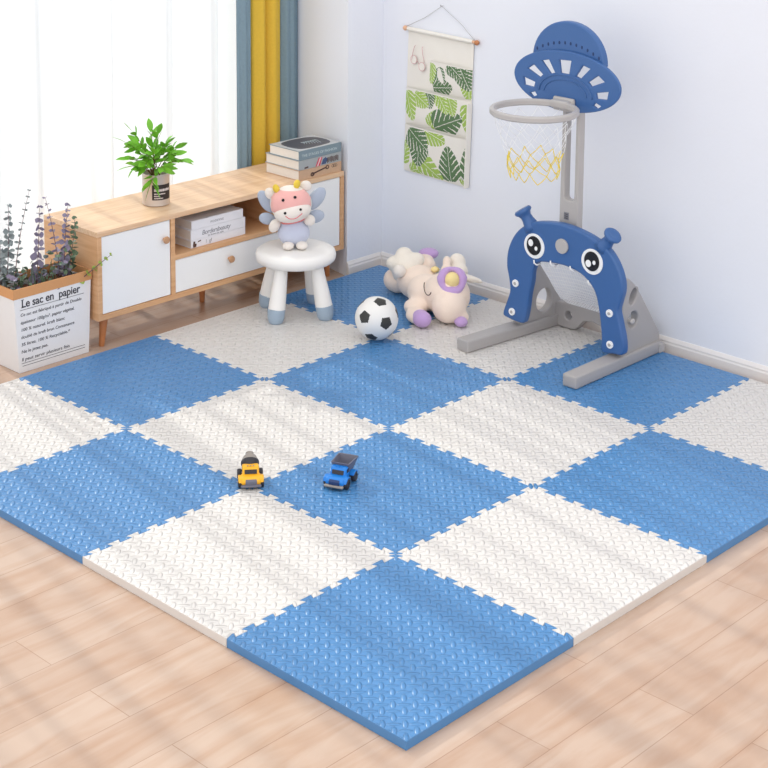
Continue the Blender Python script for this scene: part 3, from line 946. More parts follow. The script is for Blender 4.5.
blob('ear', [((.056, .005, .232), (.022, .012, .020), (0, .5, 0))], 'creamp', cow, .003, 2)
for x, z, r_ in ((-.054, .226, -.35), (.022, .243, .2)):
    blob('horn', [((x, -.012, z), (.0125, .012, .018), (0, r_, 0))], 'yellowp', cow, .002, 2)
for n_, c_, r_, t_ in (('wing', (-.090, .030, .165), (.026, .012, .050), -.55), ('wing', (-.088, .030, .098), (.032, .012, .024), .25),
                       ('wing', (.093, .030, .175), (.028, .012, .052), .6), ('wing', (.090, .030, .105), (.036, .012, .026), -.35)):
    blob(n_, [(c_, r_, (0, t_, 0))], 'wingp', cow, .0035, 2)
blob('arm', [((-.060, -.012, .083), (.020, .020, .028), (0, .5, 0))], 'creamp', cow, .003, 2)
blob('arm', [((.068, -.012, .103), (.022, .018, .022), (0, -.5, 0))], 'creamp', cow, .003, 2)
blob('foot', [((-.010, -.045, .0145), (.022, .026, .0145))], 'creamp', cow, .0028, 2)
blob('foot', [((.040, -.045, .0155), (.022, .026, .0150))], 'creamp', cow, .0028, 2)
bm = bmesh.new()
add_tube(bm, [(.008 + .041 * math.cos(a), .036 * math.sin(a) - .004, .103 + .008 * math.cos(a)) for a in [2 * PI * k / 28 for k in range(28)]], .0050, 8, closed=True)
obj('neck_ribbon', bm, 'smile', cow, smooth='all')

cow.scale = (1.05, 1.05, 1.03)

# ------------------------------------------------------------ football
ball = thing('football', 'white and black toy football on the seam of the mat', 'ball', (1.759, 1.797, MT))
R_ = .081
IC = [Vector(v).normalized() for v in [[-0.9408, -0.1176, 0.318], [-0.1174, -0.3557, 0.9272], [-0.3231, 0.6478, 0.6899], [0.6637, -0.6833, 0.3043], [0.3309, 0.9403, -0.0797], [-0.6684, -0.2982, -0.6814], [-0.6637, 0.6833, -0.3043], [-0.3309, -0.9403, 0.0797], [0.6684, 0.2982, 0.6814], [0.9408, 0.1176, -0.318], [0.1174, 0.3557, -0.9272], [0.3231, -0.6478, -0.6899]]]
bm = bmesh.new(); bmesh.ops.create_icosphere(bm, subdivisions=6, radius=R_)
neigh = [[b for b in IC if .3 < a.dot(b) < .6] for a in IC]
for f in bm.faces:
    d = f.calc_center_median().normalized()
    a = max(range(12), key=lambda k: IC[k].dot(d)); A = IC[a]; ins_ = True
    for b in neigh[a]:
        # pentagon side plane between A and its neighbour
        if b.dot(d) - A.dot(b) * A.dot(d) > .255 * 0.894 * 1.0: ins_ = False; break
    f.material_index = 1 if ins_ else 0
o = obj('ball_shell', bm, ['ballw', 'ballk'], ball, loc=(0, 0, R_ + .0003), smooth='all')

# ------------------------------------------------------------ plush unicorn
uni = thing('plush_unicorn', 'peach plush unicorn lying on the mat with a lilac curl around its horn', 'plush toy', (2.12, 1.86, MT))
UO = Vector((2.12, 1.86, MT))
def U(p): return tuple(Vector(p) - UO)
ub = blob('body', [
    (U((2.132, 1.778, .112)), (.084, .096, .088)),
    (U((2.085, 1.725, .088)), (.068, .066, .064)),
    (U((2.135, 1.880, .095)), (.075, .090, .072)),
    (U((2.200, 1.990, .095)), (.078, .095, .071)),
    (U((2.205, 2.110, .075)), (.055, .062, .051)),
    (U((2.052, 1.868, .059)), (.046, .050, .034)),
    (U((1.995, 1.810, .052)), (.042, .062, .028), (0, 0, -.5)),
    (U((2.285, 2.030, .135)), (.040, .045, .040)),
    (U((2.310, 2.055, .142)), (.034, .040, .032)),
    (U((2.105, 1.685, .052)), (.032, .036, .027)),
], 'peach', uni, .006, 7)
su = snapper(ub)
def ucast(p, lift=0):
    me = ub.data; b = BVHTree.FromPolygons([v.co for v in me.vertices], [q.vertices[:] for q in me.polygons])
    d = Vector((-.70, -.66, .28)).normalized(); h = b.ray_cast(Vector(p) + d * .4, -d)
    return (h[0] + d * lift) if h[0] is not None else Vector(p)
blob('front_hoof', [(U((1.973, 1.762, .056)), (.036, .036, .031)), (U((1.985, 1.782, .056)), (.034, .034, .029))], 'lilac', uni, .004, 3)
blob('side_hoof', [(U((2.080, 1.660, .0455)), (.024, .028, .0205))], 'lilac', uni, .0035, 3)
blob('rear_hoof', [(U((2.345, 2.070, .165)), (.042, .038, .022), (0, 0, -.75))], 'lilac', uni, .004, 3)
star = []
for k in range(5):
    a = 2 * PI * k / 5 + .5
    star.append((U(Vector((2.205, 2.065, .150)) + Vector((.6926, -.7212, 0)) * .046 * math.cos(a) + Vector((0.16, 0.15, .97)) * .042 * math.sin(a)), (.036, .034, .030)))
star.append((U((2.205, 2.065, .146)), (.066, .066, .056)))
blob('tail_fleece', star, 'whitefleece', uni, .005, 9)
blob('tail_puff', [(U((2.130, 2.030, .148)), (.026, .026, .026))], 'creamp', uni, .004, 3)
blob('mane_tuft', [(U((2.285, 1.862, .185)), (.035, .035, .040)), (U((2.270, 1.835, .160)), (.032, .035, .035)), (U((2.245, 1.850, .150)), (.032, .035, .035))], 'whitefleece', uni, .005, 3)
blob('ear', [(U((2.232, 1.868, .195)), (.018, .034, .022), (.5, 0, -.75)), (U((2.212, 1.85, .175)), (.020, .028, .024))], 'peach', uni, .004, 2)
blob('ear', [(U((2.235, 1.760, .158)), (.046, .020, .014), (0, .25, -.75)), (U((2.258, 1.735, .150)), (.024, .012, .010), (0, .4, -.75))], 'whitefleece', uni, .0035, 2)
# curl and horn on the forehead, on the side that looks up into the room
hc = Vector(U((2.112, 1.736, .184)))
toward = Vector((-.60, -.58, .50)).normalized(); rx_ = Vector((.6926, -.7212, 0)); uy_ = rx_.cross(toward) * -1
uy_ = toward.cross(rx_).normalized()
bm = bmesh.new()
add_tube(bm, [hc + rx_ * .040 * math.cos(a) + uy_ * .044 * math.sin(a) for a in [2 * PI * k / 32 for k in range(32)]],
         [.0175 + .004 * math.sin(3 * 2 * PI * k / 32) - (.004 if math.sin(2 * PI * k / 32) > .2 else 0) for k in range(32)], 14, closed=True)
obj('forelock', bm, 'lilac', uni, smooth='all')
bm = bmesh.new()
add_tube(bm, [hc - toward * .055, hc, hc + toward * .02 + uy_ * .006, hc + toward * .034 + uy_ * .010], [.032, .031, .025, .008], 20)
obj('horn', bm, 'paleyellow', uni, smooth='all')
bm = bmesh.new()
e0, e1, e2 = Vector(U((2.092, 1.861, .150))), Vector(U((2.050, 1.842, .090))), Vector(U((2.072, 1.808, .130)))
pp = []
for k in range(11):
    s = PI * k / 10; p = (e0 + e2) / 2 - (e2 - e0) / 2 * math.cos(s) + Vector((-.012, -.002, -.022)) * math.sin(s); pp.append(ucast(p, .0008))
add_tube(bm, pp, .0020, 6); obj('closed_eye', bm, 'bkbrown', uni, smooth='all')
blob('flank_patch', [(U((2.225, 1.925, .158)), (.016, .018, .012))], 'paleyellow', uni, .003, 2)

# ------------------------------------------------------------ toy trucks (front toward +x)
def wheel(x, y, par):
    bm = bmesh.new(); s = 1 if y > 0 else -1
    mt = Matrix.Translation((x, y, .0135)) @ Matrix.Rotation(-s * PI / 2, 4, 'X')
    add_lathe(bm, [(0, -.006), (.011, -.006), (.0135, -.0035), (.0135, .0035), (.011, .006), (.008, .006), (.007, .004), (0, .005)], 28, mt)
    o = obj('wheel', bm, 'tdark', par, smooth=True)
def wedge(bm, pts, y0, y1, bev=.003, mi=0):
    """side outline (x, z) extruded across y"""
    t_ = bmesh.new()
    a = [t_.verts.new((x, y0, z)) for x, z in pts]; b = [t_.verts.new((x, y1, z)) for x, z in pts]; n = len(pts)
    t_.faces.new(a); t_.faces.new(b[::-1])
    for k in range(n): t_.faces.new((a[k], b[k], b[(k + 1) % n], a[(k + 1) % n]))
    bmesh.ops.recalc_face_normals(t_, faces=t_.faces)
    if bev: bmesh.ops.bevel(t_, geom=t_.edges[:], offset=bev, segments=3, affect='EDGES', profile=.5)
    merge(bm, t_, mi)
def truck(name, label, loc, rz, colour, kind):
    t_ = thing(name, label, 'toy truck', loc, rz, None)
    bm = bmesh.new(); add_box(bm, -.046, .040, -.018, .018, .008, .018, .002)
    obj('chassis', bm, 'tdark', t_)
    for x in (-.028, .026):
        for y in (-.0285, .0285): wheel(x, y, t_)
    bm = bmesh.new()
    # hood and fenders
    wedge(bm, [(.044, .012), (.046, .024), (.038, .031), (.012, .034), (.008, .012)], -.0260, .0260, .0045)
    for s in (-1, 1):
        wedge(bm, [(.043, .018), (.038, .029), (.026, .0325), (.012, .029), (.010, .024), (.016, .026), (.026, .0285), (.036, .024)], s * .0240 - .010, s * .0240 + .010, .0020)
    # cab
    wedge(bm, [(.022, .030), (.016, .047), (.010, .052), (-.008, .052), (-.010, .016), (.012, .016)], -.0225, .0225, .0045)
    cb_ = obj('cab', bm, colour, t_, smooth=True)
    bm = bmesh.new(); wedge(bm, [(.0222, .034), (.0186, .0445), (.0160, .0445), (.0196, .034)], -.0165, .0165, .0008)
    for s in (-1, 1):
        add_box(bm, -.004, .010, s * .0228 - .0006, s * .0228 + .0006, .036, .046, .0004, 1)
    obj('windows', bm, 'tdark', cb_)
    bm = bmesh.new(); wedge(bm, [(.0475, .014), (.0475, .0235), (.0400, .0290), (.0380, .014)], -.0150, .0150, .0008)
    obj('grille', bm, 'tgrey' if kind == 'mixer' else 'bluedark', cb_)
    bm = bmesh.new(); add_box(bm, .042, .0520, -.027, .027, .0085, .0145, .0022, 3)
    obj('bumper', bm, 'tgrey' if kind == 'mixer' else 'tlgrey', t_, smooth=True)
    bm = bmesh.new()
    for y in (-.008, 0, .008): add_box(bm, .0085, .0125, y - .0022, y + .0022, .0515, .0535, .0006, 1)
    obj('roof_lights', bm, colour if kind != 'mixer' else 'tlgrey', cb_)
    if kind == 'mixer':
        bm = bmesh.new()
        mt = Matrix.Translation((-.012, 0, .036)) @ Matrix.Rotation(math.radians(-58), 4, 'Y')
        add_lathe(bm, [(0, -.008), (.014, -.008), (.021, .002), (.0245, .012), (.0245, .018)], 32, mt, 0)
        add_lathe(bm, [(.0245, .018), (.0235, .021), (.018, .033), (.010, .042), (.011, .046), (0, .046)], 32, mt, 1)
        obj('mixer_drum', bm, ['tdark', 'tlgrey'], t_, smooth=True)
        bm = bmesh.new(); add_box(bm, -.048, -.008, -.019, .019, .018, .024, .002)
        obj('bed', bm, colour, t_)
    else:
        bm = bmesh.new()
        # hopper: open, flared box
        lo_ = [(-.046, -.017), (-.010, -.017), (-.010, .017), (-.046, .017)]
        hi_ = [(-.058, -.029), (.004, -.026), (.004, .026), (-.058, .029)]
        def ringv(q, z, sh): return [bm.verts.new((x + (sh if x < -.03 else -sh), y - math.copysign(sh, y), z)) for x, y in q]
        A = ringv(lo_, .024, 0); B = ringv(hi_, .059, 0); Cc = ringv(hi_, .059, .0028); Dd = ringv(lo_, .028, .0028)
        for P, Q in ((A, B), (B, Cc), (Cc, Dd)):
            for k in range(4): bm.faces.new((P[k], P[(k + 1) % 4], Q[(k + 1) % 4], Q[k]))
        bm.faces.new(A[::-1]); bm.faces.new(Dd)
        obj('hopper', bm, 'tgrey', t_)
        bm = bmesh.new(); add_box(bm, -.046, -.010, -.014, .014, .016, .0245, .001)
        for s in (-1, 1):
            wedge(bm, [(-.012, .020), (-.018, .029), (-.028, .0325), (-.038, .029), (-.044, .020), (-.038, .022), (-.028, .0285), (-.018, .024)], s * .0240 - .010, s * .0240 + .010, .0020)
        obj('rear_fenders', bm, colour, t_)
    t_.scale = (1.12, 1.12, 1.12)
    return t_
truck('toy_mixer_truck', 'small yellow toy cement mixer truck on a mat seam', (.617, 1.217, MT + .0004), math.radians(231), 'tyel', 'mixer')
truck('toy_dump_truck', 'small blue toy dump truck with a grey hopper', (.804, 1.022, MT + .0004), math.radians(203), 'tblue', 'dump')

# ------------------------------------------------------------ hanging organizer on the right wall
WXF = 2.462
def PX(u, v, w=0):   # u: metres from its left edge (toward -y), v height, w out from the wall
    return Vector((WXF - w, 2.305 - u, v))
org = thing('hanging_organizer', 'cream canvas wall organizer with monstera leaf pockets hanging by a string', 'wall organizer', (WXF - .002, 2.12, .45))
OO = Vector((WXF - .002, 2.12, .45))
def L(p): return p - OO
OW = .356
bm = bmesh.new()
add_tube(bm, [L(PX(-.014, 1.062, .012)), L(PX(OW + .020, 1.062, .012))], .0062, 14)
org.rotation_euler = (math.radians(1.7), 0, 0); org.location = OO + Vector((0, .010, -.010))
rod = obj('rod', bm, 'rod', org, smooth=True)
for u in (-.014, OW + .020):
    bm = bmesh.new(); add_ell(bm, L(PX(u, 1.062, .0125)), .0108, seg=16, rings=12); obj('finial', bm, 'legwood' if u > 0 else 'rod', rod, smooth='all')
bm = bmesh.new()
top = PX(.178, 1.180, .006)
add_tube(bm, [L(PX(-.014, 1.066, .012)), L(PX(.09, 1.120, .009)), L(top), L(PX(.29, 1.122, .009)), L(PX(OW + .012, 1.066, .012))], .0013, 6)
obj('string', bm, 'string', org, smooth='all')
bm = bmesh.new(); add_tube(bm, [L(PX(.178, 1.180, -.001)), L(PX(.178, 1.180, .012)), L(PX(.178, 1.186, .015))], .0020, 8); obj('nail', bm, 'grey', org)
bm = bmesh.new()
add_box(bm, WXF - .0075 - OO.x, WXF - .0035 - OO.x, 2.305 - OW - OO.y, 2.305 - OO.y, .455 - .45, 1.058 - .45, .0015)
add_tube(bm, [L(PX(.001, 1.062, .012)), L(PX(OW - .001, 1.062, .012))], .0088, 16)
obj('back_panel', bm, 'canvas', org, smooth=True)
bm = bmesh.new()
add_box(bm, WXF - .034 - OO.x, WXF - .004 - OO.x, 2.305 - OW - .003 - OO.y, 2.305 - OW + .0010 - OO.y, .458 - .45, .81 - .45, .001)
obj('side_binding', bm, 'canvas', org)
def leafmat(u, v, leaves):
    for cx, cy, ang, Ln, Wd, mi in leaves:
        dx, dy = u - cx, v - cy
        s = (dx * math.cos(ang) + dy * math.sin(ang)) / Ln; t_ = -dx * math.sin(ang) + dy * math.cos(ang)
        if not (0 <= s <= 1): continue
        hw = Wd * 1.1 * (math.sin(PI * min(1, s ** .55)) ** .6 if s < 1 else 0)
        at = abs(t_)
        if at > hw: continue
        if at < .0012: return 0
        k = (s - .45 * at / Ln * 2) * 5.2 + (.3 if t_ > 0 else 0)
        fr = k - math.floor(k)
        lim = .24 if at > .50 * hw else .12
        if fr < lim and at > .22 * hw: return 0
        return mi
    return 0
def pocket(u0, u1, z0, z1, depth, leaves):
    bm = bmesh.new(); nu = int((u1 - u0) / .0024); nv = int((z1 - z0) / .0024)
    g = []
    for a in range(nu + 1):
        row = []
        for b in range(nv + 1):
            u = a / nu; v = b / nv
            bulge = depth * (1 - abs(2 * u - 1) ** 6) * (.35 + .65 * math.sin(PI * (.15 + .85 * v) / 1.0) if False else .55 + .45 * v) * (1 - (1 - v) ** 8)
            row.append(bm.verts.new(L(PX(u0 + (u1 - u0) * u, z0 + (z1 - z0) * v, .0080 + bulge))))
        g.append(row)
    for a in range(nu):
        for b in range(nv):
            f = bm.faces.new((g[a][b], g[a][b + 1], g[a + 1][b + 1], g[a + 1][b]))
            uu = u0 + (u1 - u0) * (a + .5) / nu; vv = z0 + (z1 - z0) * (b + .5) / nv
            f.material_index = 0 if vv > z1 - .004 else leafmat(uu, vv, leaves)
    # the top hem turns back to the panel
    hem = [bm.verts.new(L(PX(u0 + (u1 - u0) * a / nu, z1 - .001, .0078))) for a in range(nu + 1)]
    o = obj('pocket', bm, ['canvas', 'lfdark', 'lflight'], org)
    md = o.modifiers.new('s', 'SOLIDIFY'); md.thickness = .0015; md.offset = 0
D_, Lt = 1, 2
R = math.radians
pocket(.128, OW, .822, .950, .012, [(.135, .940, R(-85), .09, .030, Lt), (.205, .90, R(200), .03, .03, 0), (.175, .925, R(-60), .075, .028, D_), (.152, .838, R(10), .11, .040, D_), (.235, .955, R(-35), .09, .036, D_),
                                     (.30, .945, R(-60), .10, .045, D_), (.345, .90, R(-90), .09, .040, Lt), (.32, .94, R(-20), .05, .03, D_)])
pocket(0, OW, .664, .817, .015, [(.005, .80, R(-70), .13, .042, Lt), (.06, .80, R(-30), .09, .040, Lt), (.13, .82, R(-75), .075, .034, D_), (.185, .825, R(-55), .10, .035, Lt), (.245, .82, R(-70), .085, .036, Lt),
                                 (.165, .670, R(25), .17, .062, D_), (.145, .67, R(62), .09, .034, Lt), (.340, .80, R(-85), .13, .032, Lt)])
pocket(0, OW, .460, .658, .018, [(.035, .645, R(-35), .13, .060, D_), (.095, .60, R(-95), .11, .050, D_), (.125, .655, R(-15), .12, .045, Lt), (-.01, .49, R(72), .11, .035, Lt), (.065, .545, R(-30), .19, .046, Lt),
                                 (.270, .465, R(97), .150, .054, D_), (.348, .48, R(88), .16, .030, D_), (.335, .46, R(60), .08, .030, Lt), (.04, .462, R(20), .1, .03, Lt)])
# eyeglasses hanging by their arms over the organizer
gl_ = thing('eyeglasses', 'thin pink framed glasses hanging upside down on the canvas organizer', 'glasses', PX(.070, .955, .012))
GO = PX(.070, .955, .012)
def G(u, v, w_): return Vector((-w_, -u, v))
bm = bmesh.new()
for cu_ in (-.023, .023):
    add_tube(bm, [G(cu_ + .017 * math.cos(a), -.035 - .012 * cu_ / .023 + .018 * math.sin(a), .004) for a in [2 * PI * k / 20 for k in range(20)]], .0013, 6, closed=True)
add_tube(bm, [G(-.006, -.030, .004), G(0, -.026, .006), G(.006, -.038, .004)], .0012, 6)
fr = obj('frame', bm, 'pinkwire', gl_, smooth='all')
for cu_ in (-.034, .036):
    bm = bmesh.new(); add_tube(bm, [G(cu_, -.028, .004), G(cu_ * .8, .005, .006), G(cu_ * .6, .032, .003), G(cu_ * .6, .036, -.002)], .0012, 6)
    obj('arm', bm, 'pinkwire', gl_, smooth='all')
bm = bmesh.new()
for cu_ in (-.023, .023):
    add_lathe(bm, [(0, -.0004), (.0165, -.0004), (.0165, .0004), (0, .0004)], 20, Matrix.Translation(G(cu_, -.035 - .012 * cu_ / .023, .004)) @ Matrix.Rotation(PI / 2, 4, 'Y'))
obj('lenses', bm, 'canvas', gl_)

# ------------------------------------------------------------ basketball and football goal set
GX, GY = 2.15, 1.241
goal = thing('basketball_goal', 'blue and grey toddler basketball hoop over a goal arch with cartoon eyes', 'toy goal', (GX, GY, MT))
GOo = Vector((GX, GY, MT))
def YZ(x):   # plate plane: (u, v, w) -> world (x + w, u, v), local to the goal
    return Matrix(((0, 0, 1, x - GX), (1, 0, 0, -GY), (0, 1, 0, -MT), (0, 0, 0, 1)))
def XZ(y):   # (u, v, w) -> world (u, y + w, v)
    return Matrix(((1, 0, 0, -GX), (0, 0, -1, y - GY), (0, 1, 0, -MT), (0, 0, 0, 1)))
def gb_(p): return Vector(p) - GOo
arch_px = [(1.497, 0.107), (1.478, 0.165), (1.466, 0.206), (1.473, 0.253), (1.484, 0.299), (1.480, 0.356), (1.458, 0.410), (1.424, 0.452),
           (1.375, 0.484), (1.310, 0.502), (1.235, 0.510), (1.160, 0.504), (1.085, 0.487), (1.025, 0.458),
           (0.987, 0.418), (0.963, 0.370), (0.956, 0.325), (0.966, 0.280), (0.974, 0.245), (0.963, 0.204), (0.946, 0.140), (0.947, 0.092),
           (0.985, 0.083), (1.038, 0.080), (1.042, 0.133), (1.051, 0.201), (1.067, 0.267), (1.089, 0.308),
           (1.139, 0.343), (1.21, 0.357), (1.282, 0.353), (1.337, 0.341), (1.360, 0.305), (1.365, 0.258), (1.376, 0.206), (1.384, 0.144), (1.395, 0.100), (1.410, 0.090), (1.470, 0.094)]
arch = plate('goal_arch', [smooth_closed(arch_px, 4)], .034, .008, 'blue', goal, YZ(2.147))
FX = 2.130
def disc(name, y, z, ry, rz_, m, par, x=FX, th=.004, tilt=0):
    return plate(name, [circle(y, z, ry, rz_, 40, tilt)], th, min(.0012, th * .3), m, par, YZ(x - th / 2 + .0005))
for s, y in ((1, 1.352), (-1, 1.089)):
    z = .402
    e = disc('eye', y, z, .047, .047, 'white', arch)
    disc('pupil', y, z + .002, .033, .036, 'black', e, FX - .0035, .003)
    disc('eye_glint', y + .013, z + .011 if s > 0 else z - .008, .011 if s > 0 else .012, .013, 'white', e, FX - .0062, .002)
    disc('eye_glint', y - .012, z - .006 if s > 0 else z + .0, .0065, .008, 'white', e, FX - .0062, .002)
# second glint of the right eye sits upper left
disc('nose', 1.224, .430, .0275, .0275, 'greylite', arch, FX, .008)
for y, z in ((1.436, .240), (1.450, .126), (1.006, .231), (1.000, .116)):
    s = disc('bolt', y, z, .0140, .0140, 'white', arch, FX, .006)
    disc('bolt_head', y, z, .0060, .0060, 'greylite', s, FX - .005, .004)
# antennae
def antenna(base, tip):
    b = gb_(base); t_ = gb_(tip); d = (t_ - b); Ln = d.length
    q = d.to_track_quat('Z', 'Y').to_matrix().to_4x4()
    bm = bmesh.new()
    add_lathe(bm, [(0, -.018), (.032, -.018), (.027, .0), (.0215, Ln * .35), (.0205, Ln * .6), (.025, Ln * .76), (.033, Ln * .88), (.034, Ln * 1.0), (.029, Ln * 1.10), (.014, Ln * 1.07), (0, Ln * 1.05)], 32, Matrix.Translation(b) @ q)
    return obj('antenna', bm, 'blue', arch, smooth='all')
antenna((2.150, 1.388, .472), (2.138, 1.418, .522))
antenna((2.150, 1.050, .468), (2.148, 1.016, .512))
# foot beams; the left one toes in a little
_pv = Vector((1.888 - GX, 1.486 - GY, 0))
TOE = Matrix.Translation(_pv) @ Matrix.Rotation(math.radians(-6.2), 4, 'Z') @ Matrix.Translation(-_pv)
for y in (1.486, .995):
    bm = bmesh.new(); add_box(bm, 1.888 - GX, 2.405 - GX, y - .0305 - GY, y + .0305 - GY, 0.0004, .046, .0065, 3)
    if y > 1.2: bm.transform(TOE)
    fb = obj('foot_beam', bm, 'grey', goal, smooth=True)
bm = bmesh.new(); add_box(bm, 2.385 - GX, 2.418 - GX, .960 - GY, .992 - GY, .0004, .036, .004, 2); obj('end_cap', bm, 'greylite', goal)
# side frames
prof = [(2.166, .052), (2.166, .190), (2.172, .335), (2.184, .348), (2.206, .346), (2.240, .318), (2.272, .282), (2.340, .190), (2.405, .098), (2.412, .060)]
sideR = [prof, circle(2.232, .275, .020, .032, 28, -.5), circle(2.235, .188, .030, .030, 28)]
sideL = [prof, circle(2.296, .138, .042, .046, 32), circle(2.228, .272, .018, .026, 28, -.5)]
plate('side_frame', sideR, .034, .006, 'grey', goal, XZ(.995))
plate('side_frame', sideL, .034, .006, 'grey', goal, TOE @ XZ(1.486))
# steel bolt with a wing nut inside the right frame's hole
bm = bmesh.new(); add_tube(bm, [gb_((2.215, .965, .186)), gb_((2.215, 1.02, .186))], .008, 12); add_ell(bm, gb_((2.212, .966, .190)), (.014, .006, .010)); obj('frame_bolt', bm, 'greylite', goal, smooth='all')
# rear cross bar
cb = [(1.425, .026), (1.350, .026), (1.322, .030), (1.305, .048), (1.285, .072), (1.245, .080), (1.205, .072), (1.185, .048), (1.168, .030), (1.140, .026), (1.020, .026), (1.020, .118), (1.060, .124), (1.240, .132), (1.400, .124), (1.425, .118)]
plate('cross_bar', [cb, circle(1.358, .078, .016, .016, 24), circle(1.130, .078, .016, .016, 24)], .040, .006, 'grey', goal, YZ(2.372))
# the post: a channel with a long slot
pz0, pz1 = .35, .965
pyc, pw = 1.242, .080
def rrect(x0, x1, y0, y1, r, n=6):
    out = []
    for cx, cy, a0 in ((x1 - r, y1 - r, 0), (x0 + r, y1 - r, PI / 2), (x0 + r, y0 + r, PI), (x1 - r, y0 + r, 3 * PI / 2)):
        for k in range(n + 1): out.append((cx + r * math.cos(a0 + k * PI / 2 / n), cy + r * math.sin(a0 + k * PI / 2 / n)))
    return out
post_o = plate('post', [[(pyc - pw / 2, pz0), (pyc + pw / 2 + .004, pz0), (pyc + pw / 2 - .001, pz1), (pyc - pw / 2 + .002, pz1)], rrect(pyc - .022, pyc + .022, .585, .925, .014)], .036, .005, 'greylite', goal, YZ(2.202))
bm = bmesh.new(); add_box(bm, 2.1825 - GX, 2.1845 - GX, 1.240 - GY, 1.262 - GY, .512 - MT, .540 - MT, .0004, 1); sl = obj('size_label', bm, 'txtgrey', post_o)
bm = bmesh.new()
for k in range(3): add_box(bm, 2.1818 - GX, 2.1828 - GX, 1.244 - GY, 1.258 - GY, .5165 + k * .0075 - MT, .520 + k * .0075 - MT)
obj('label_marks', bm, 'bkdark', sl)
# backboard shaped like a flying saucer
brim = circle(1.2445, 1.0315, .2375, .1095, 64)
wq = [[(1.438, 1.021), (1.384, 1.009), (1.389, .989), (1.433, .992)], [(1.420, 1.054), (1.392, 1.073), (1.349, 1.042), (1.363, 1.029)],
      [(1.356, 1.092), (1.323, 1.100), (1.294, 1.056), (1.315, 1.050)], [(1.407, .965), (1.384, .974), (1.374, .962), (1.392, .953)]]
holes = []
for q in wq:
    holes.append(q); holes.append([(2 * 1.2475 - y, z) for y, z in q])
holes.append([(1.277, 1.106), (1.223, 1.109), (1.231, 1.059), (1.269, 1.059)])
board = plate('backboard', [brim] + holes, .014, .0040, 'blue', goal, YZ(2.155))
dome = [(1.250 + .160 * math.cos(PI * k / 24), 1.102 + .144 * math.sin(PI * k / 24)) for k in range(25)] + [(1.250 - .160 * math.cos(PI * k / 12), 1.0315 + .092 * math.sqrt(1 - (.160 * math.cos(PI * k / 12) / .2375) ** 2)) for k in range(1, 12)]
dm = plate('backboard_dome', [dome], .030, .006, 'blue', board, YZ(2.178))
bm = bmesh.new()
for k in range(12):
    u = -1 + 2 * k / 11; y = 1.250 + .138 * u; z = 1.168 - .036 * u * u
    add_ell(bm, gb_((2.1630, y, z)), (.0015, .0045, .0065), seg=10, rings=8)
obj('dome_hole_shade', bm, 'bluedark', dm, smooth='all')  # dark beads painted in for the shade inside a row of small holes
bm = bmesh.new()
add_tube(bm, [gb_((2.1470, 1.2445 + .118 * math.cos(a), .985 + .070 * math.sin(a))) for a in [PI * k / 40 for k in range(41)]], .0030, 6)
add_tube(bm, [gb_((2.1470, 1.2445 + .095 * math.cos(a), .985 + .052 * math.sin(a))) for a in [PI * k / 40 for k in range(41)]], .0022, 6)
obj('relief_rings', bm, 'blue', board, smooth='all')
# hoop
HC = Vector((1.972, 1.243, .952)); HR = .148
hoop = []
bm = bmesh.new()
n = 72
for k in range(n):
    pass
def hoop_ring(bm, R0, hw, hh):
    rings = []
    for k in range(72):
        a = 2 * PI * k / 72; ring_ = []
        for (du, dz) in ((-hw, -hh * .6), (-hw, hh * .6), (-hw * .5, hh), (hw * .5, hh), (hw, hh * .6), (hw, -hh * .6), (hw * .5, -hh), (-hw * .5, -hh)):
            ring_.append(bm.verts.new(gb_((HC.x + (R0 + du) * math.cos(a), HC.y + (R0 + du) * math.sin(a), HC.z + dz))))
        rings.append(ring_)
    for k in range(72):
        for q in range(8): bm.faces.new((rings[k][q], rings[k][(q + 1) % 8], rings[(k + 1) % 72][(q + 1) % 8], rings[(k + 1) % 72][q]))
hoop_ring(bm, HR, .0095, .0115)
hp = obj('hoop', bm, 'greylite', goal, smooth=True)
bm = bmesh.new()
wedge_pts = [(-.036, .0), (.036, .0)]
add_box(bm, 2.105 - GX, 2.150 - GX, 1.205 - GY, 1.281 - GY, .938 - MT, .968 - MT, .008, 3)
add_box(bm, 2.132 - GX, 2.1495 - GX, 1.196 - GY, 1.290 - GY, .925 - MT, .975 - MT, .008, 3)
obj('hoop_bracket', bm, 'greylite', hp, smooth=True)
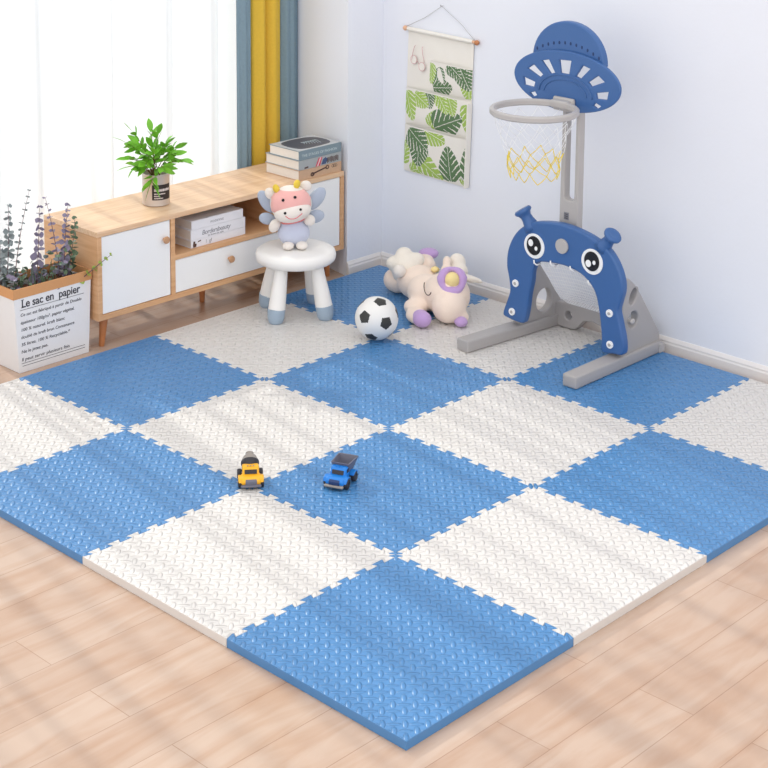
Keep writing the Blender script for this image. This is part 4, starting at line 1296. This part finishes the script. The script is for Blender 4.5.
# hoop net: diamond mesh, white above, yellow below
rows = [(.935, .145), (.90, .132), (.865, .118), (.83, .106), (.80, .099), (.77, .094), (.74, .091), (.712, .088)]
NN = 12
def np_(r, k):
    z, R0 = rows[r]; a = 2 * PI * (k + (.5 if r % 2 else 0)) / NN
    j = random.Random(r * 31 + k % NN)
    return gb_((HC.x + .012 * (r / 7) + R0 * math.cos(a) + j.uniform(-.008, .008), HC.y + R0 * math.sin(a) + j.uniform(-.008, .008), z + j.uniform(-.006, .006)))
bw_, by_ = bmesh.new(), bmesh.new()
for r in range(7):
    for k in range(NN):
        for dk in ((0, -1) if r % 2 == 0 else (0, 1)):
            k2 = (k + dk) % NN
            a = np_(r, k); b = np_(r + 1, k2)
            mid = (a + b) / 2 + Vector((0, 0, -.003))
            add_tube(by_ if r >= 4 else bw_, [a, mid, b], .0016 if r >= 4 else .0009, 5)
nt_ = obj('net', bw_, 'netw', hp, smooth='all'); obj('net_skirt', by_, 'nety', nt_, smooth='all')
# goal net, stretched from the arch down to the cross bar
bm = bmesh.new()
def sp(u, v):   # u across 0..1, v down 0..1
    y = 1.355 - .30 * u
    topz = .343 + .018 * math.sin(PI * u)
    x0, x1 = 2.175, 2.345
    z1 = .130
    s = v
    x = x0 + (x1 - x0) * s; z = topz + (z1 - topz) * s - .030 * math.sin(PI * s)
    return gb_((x, y - .0 * s, z))
NU, NV = 26, 16
for a in range(NU + 1):
    add_tube(bm, [sp(a / NU, b / 14) for b in range(15)], .0009, 4)
for b in range(NV + 1):
    add_tube(bm, [sp(a / 20, b / NV) for a in range(21)], .0009, 4)
gn = obj('goal_net', bm, 'netw', goal, smooth='all')
for y, z in ((1.346, .338), (1.270, .352), (1.180, .353), (1.098, .318)):
    bm = bmesh.new(); add_tube(bm, [gb_((2.126, y + .004, z + .012)), gb_((2.122, y, z + .002)), gb_((2.130, y - .006, z - .006)), gb_((2.150, y - .010, z - .004))], .0030, 8)
    obj('net_hook', bm, 'white', arch, smooth='all')
